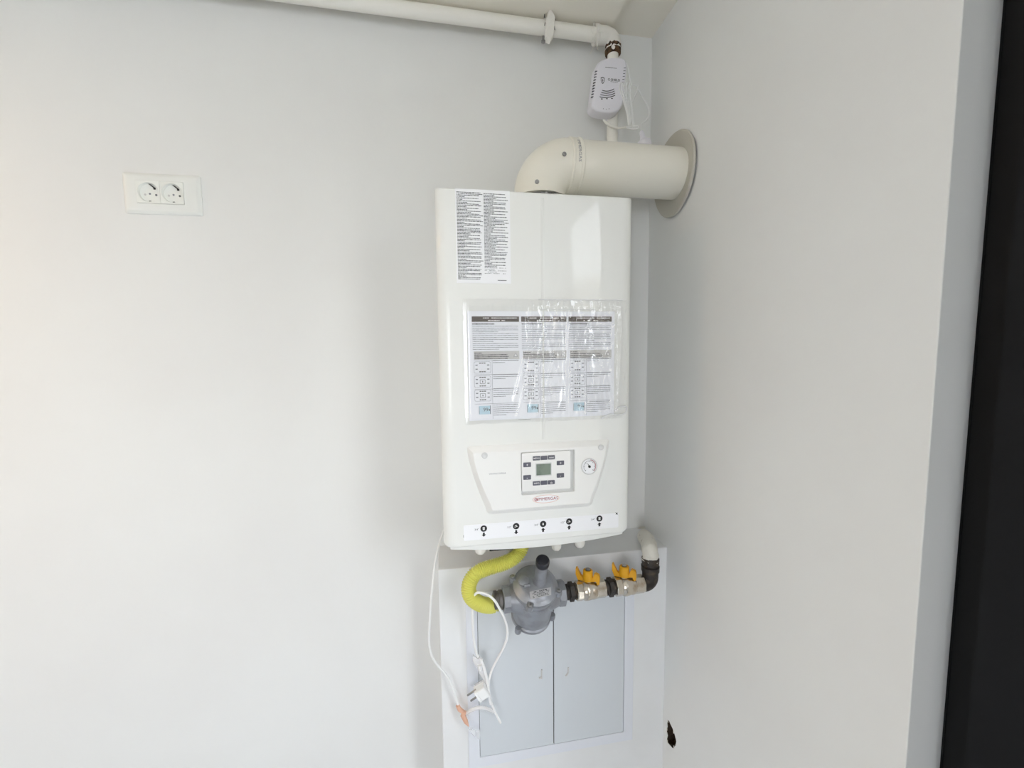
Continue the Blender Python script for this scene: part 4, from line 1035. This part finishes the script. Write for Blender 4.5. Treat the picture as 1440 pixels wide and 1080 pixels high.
# ================================================================ loose cables
def cable(pts, r, n=8): return MB().tube(spline([at(px, py, Y=y) for px, py, y in pts], 8), r, n)
c1 = thing('power_cable', 'thin white cable hanging down the left side from behind the boiler, ending in salmon tape', 'cable', at(655, 1010, Y=0.94))
cable([(630, 735, 1.04), (622, 752, 1.02), (613, 785, .98), (607.5, 830, .955), (604.5, 870, .95), (603.2, 898, .95), (606, 918, .945), (614, 934, .94), (624, 945, .94), (632, 957, .94), (638, 973, .94), (645, 993, .94)], 0.0028).build('cable_jacket', CABG, c1, 60)
tp_ = MB(); tp_.tube([at(px, py, Y=.938) for px, py in ((643.5, 992), (646, 997), (651, 1001), (656.5, 1003))], lambda i: (0.0048, 0.0055, 0.005, 0.004)[i], 8)
tp_.tube([at(px, py, Y=.936) for px, py in ((652, 1000), (651, 1006), (655, 1014), (659, 1021.5))], lambda i: (0.004, 0.0062, 0.0058, 0.001)[i], 8)
plabel(tp_.build('tape', SALM, c1, 60), 'salmon-coloured tape')
tg = MB(); P_ = [at(px, py, Y=y) for px, py, y in ((658, 1021.5, .936), (664, 1024.5, .930), (669, 1026, .934), (674.8, 1026.5, .938), (674.8, 1039.5, .938), (668, 1036.5, .932), (662.5, 1030.5, .936))]
tg.add(P_+[p+Vector((0, -0.0012, 0)) for p in P_], [tuple(range(7)), tuple(range(13, 6, -1))]+[(i, (i+1) % 7, (i+1) % 7+7, i+7) for i in range(7)])
plabel(tg.build('clear_tag', TAG, c1), 'crumpled clear plastic bag')
pr_ = MB(); q = at(669.5, 1031.5, Y=.929)
for k in range(5): rect(pr_, q.x-0.0035+random.uniform(-.001, .001), q.x+0.0035, q.z-0.005+k*0.0024, q.z-0.0044+k*0.0024, .9285)
pr_.build('tag_print', INK2, c1)
cable([(655, 1003.5, .938), (664, 998, .934), (675, 995, .930), (686, 997, .932), (695, 1001, .934)], 0.0042).build('clear_sleeve', TAPE, c1, 60)

c2 = tag(cable([(663, 842, .89), (670, 834, .874), (677, 833.5, .872), (686, 836.5, .872), (695, 844, .87), (703, 857, .872), (709.5, 870, .878), (713.5, 885, .885), (713, 897, .89), (708, 911, .90), (700, 926, .91), (692, 942, .92), (688, 955, .925), (687, 967, .928), (689, 981, .930), (694, 996, .932), (699, 1007, .932), (704, 1016.5, .932)], 0.0029).build('loose_cable', CABW, None, 60), 'white cable looping over the yellow hose and ending loose in front of the cabinet', 'cable')
# plug with its cord
pgp = thing('mains_plug', 'white mains plug with metal pins dangling in front of the cabinet doors', 'plug', at(678, 970, Y=.925))
cable([(665.5, 843, .915), (664.5, 858, .918), (665, 880, .92), (666.5, 900, .925), (669.5, 917, .93), (672.5, 924, .93)], 0.0029).build('plug_cord', CABW, pgp, 60)
# doubled cable wrapped in translucent tape
wr_ = MB()
P_ = [at(px, py, Y=.931) for px, py in ((665, 919), (671, 925), (675, 922.5), (680, 928), (679, 933), (683, 945), (687, 960), (684, 963), (677, 950), (673, 943), (670.5, 936), (667, 932), (664.5, 927))]
n_ = len(P_); wr_.loops([P_, [p+Vector((0, -0.006, 0)) for p in P_]])
wr_.build('tape_wrap', TAPE, pgp, 40)
cable([(676, 926, .928), (679, 934, .926), (682.5, 946, .924), (686, 962, .924), (687.5, 975, .924), (690, 990, .926)], 0.0034).build('folded_cord', CABW, pgp, 60)
MB().tube([at(674.6, 935, Y=.924), at(675.2, 942, Y=.924)], 0.0042, 10).build('cord_end', CABW, pgp, 60)
# body: axis points from upper-right to lower-left
ya = .921
A0 = at(684.5, 972, Y=ya+.004); A1 = at(670.5, 967.5, Y=ya)
d_ = (at(657, 977, Y=ya)-at(669, 969, Y=ya)).normalized()
cb_ = at(678, 972, Y=ya)
perp = Vector((-d_.z, 0, d_.x)); 
bd = MB()
def slab(c, hl, hp, y0, y1, mb, bev=0.0015):
    pts = []
    for (u, v) in ((-hl, -hp), (hl, -hp*0.92), (hl, hp*0.92), (-hl, hp)): pts.append((c.x+d_.x*u+perp.x*v, c.z+d_.z*u+perp.z*v))
    mb.prism(pts, y0, y1, bev, 3)
slab(cb_-d_*0.001, 0.0115, 0.0155, ya+0.010, ya-0.012, bd, 0.004)
bd.build('plug_body', CABW, pgp, 40)
b2 = MB(); slab(cb_+d_*0.0125, 0.0025, 0.0150, ya+0.011, ya-0.011, b2, 0.001); b2.build('plug_face', CABW, pgp, 30)
for k, (px, py, qx, qy) in enumerate(((669.5, 970, 657, 978.2), (673, 978.3, 661.6, 985.8))):
    a_, b_ = at(px, py, Y=ya-0.002), at(qx, qy, Y=ya-0.002)
    MB().tube([a_, a_.lerp(b_, .95), b_], lambda i: (0.0024, 0.0024, 0.0016)[i], 12).build('pin', STEEL, pgp, 40)
a_, b_ = at(667.5, 963.5, Y=ya-0.006), at(678.5, 957, Y=ya-0.006)
MB().tube([a_, b_], 0.0017, 8).build('earth_strip', STEEL, pgp, 40)

# small nicks: pencil line on the boxing edge
tn = at(658, 1068, Y=YB-0.004)
# tag the setting
for nme, lab_ in (('wall_back', 'white painted wall behind the boiler and socket'), ('wall_right', 'white painted wall at right with a broken hole near the cabinet'), ('wall_left', 'white painted wall at the far left'), ('wall_rear', 'white painted wall behind the viewer'),
                  ('floor', 'tiled floor'), ('ceiling', 'white ceiling strip in the right corner'), ('trim_1', 'white ceiling board above the gas pipe'), ('trim_2', 'white boxed-in ledge under the boiler'), ('door_1', 'black framed balcony door at the right edge'), ('window_1', 'window behind the viewer')):
    bpy.data.objects[nme]['label'] = lab_; bpy.data.objects[nme]['category'] = nme.split('_')[0]
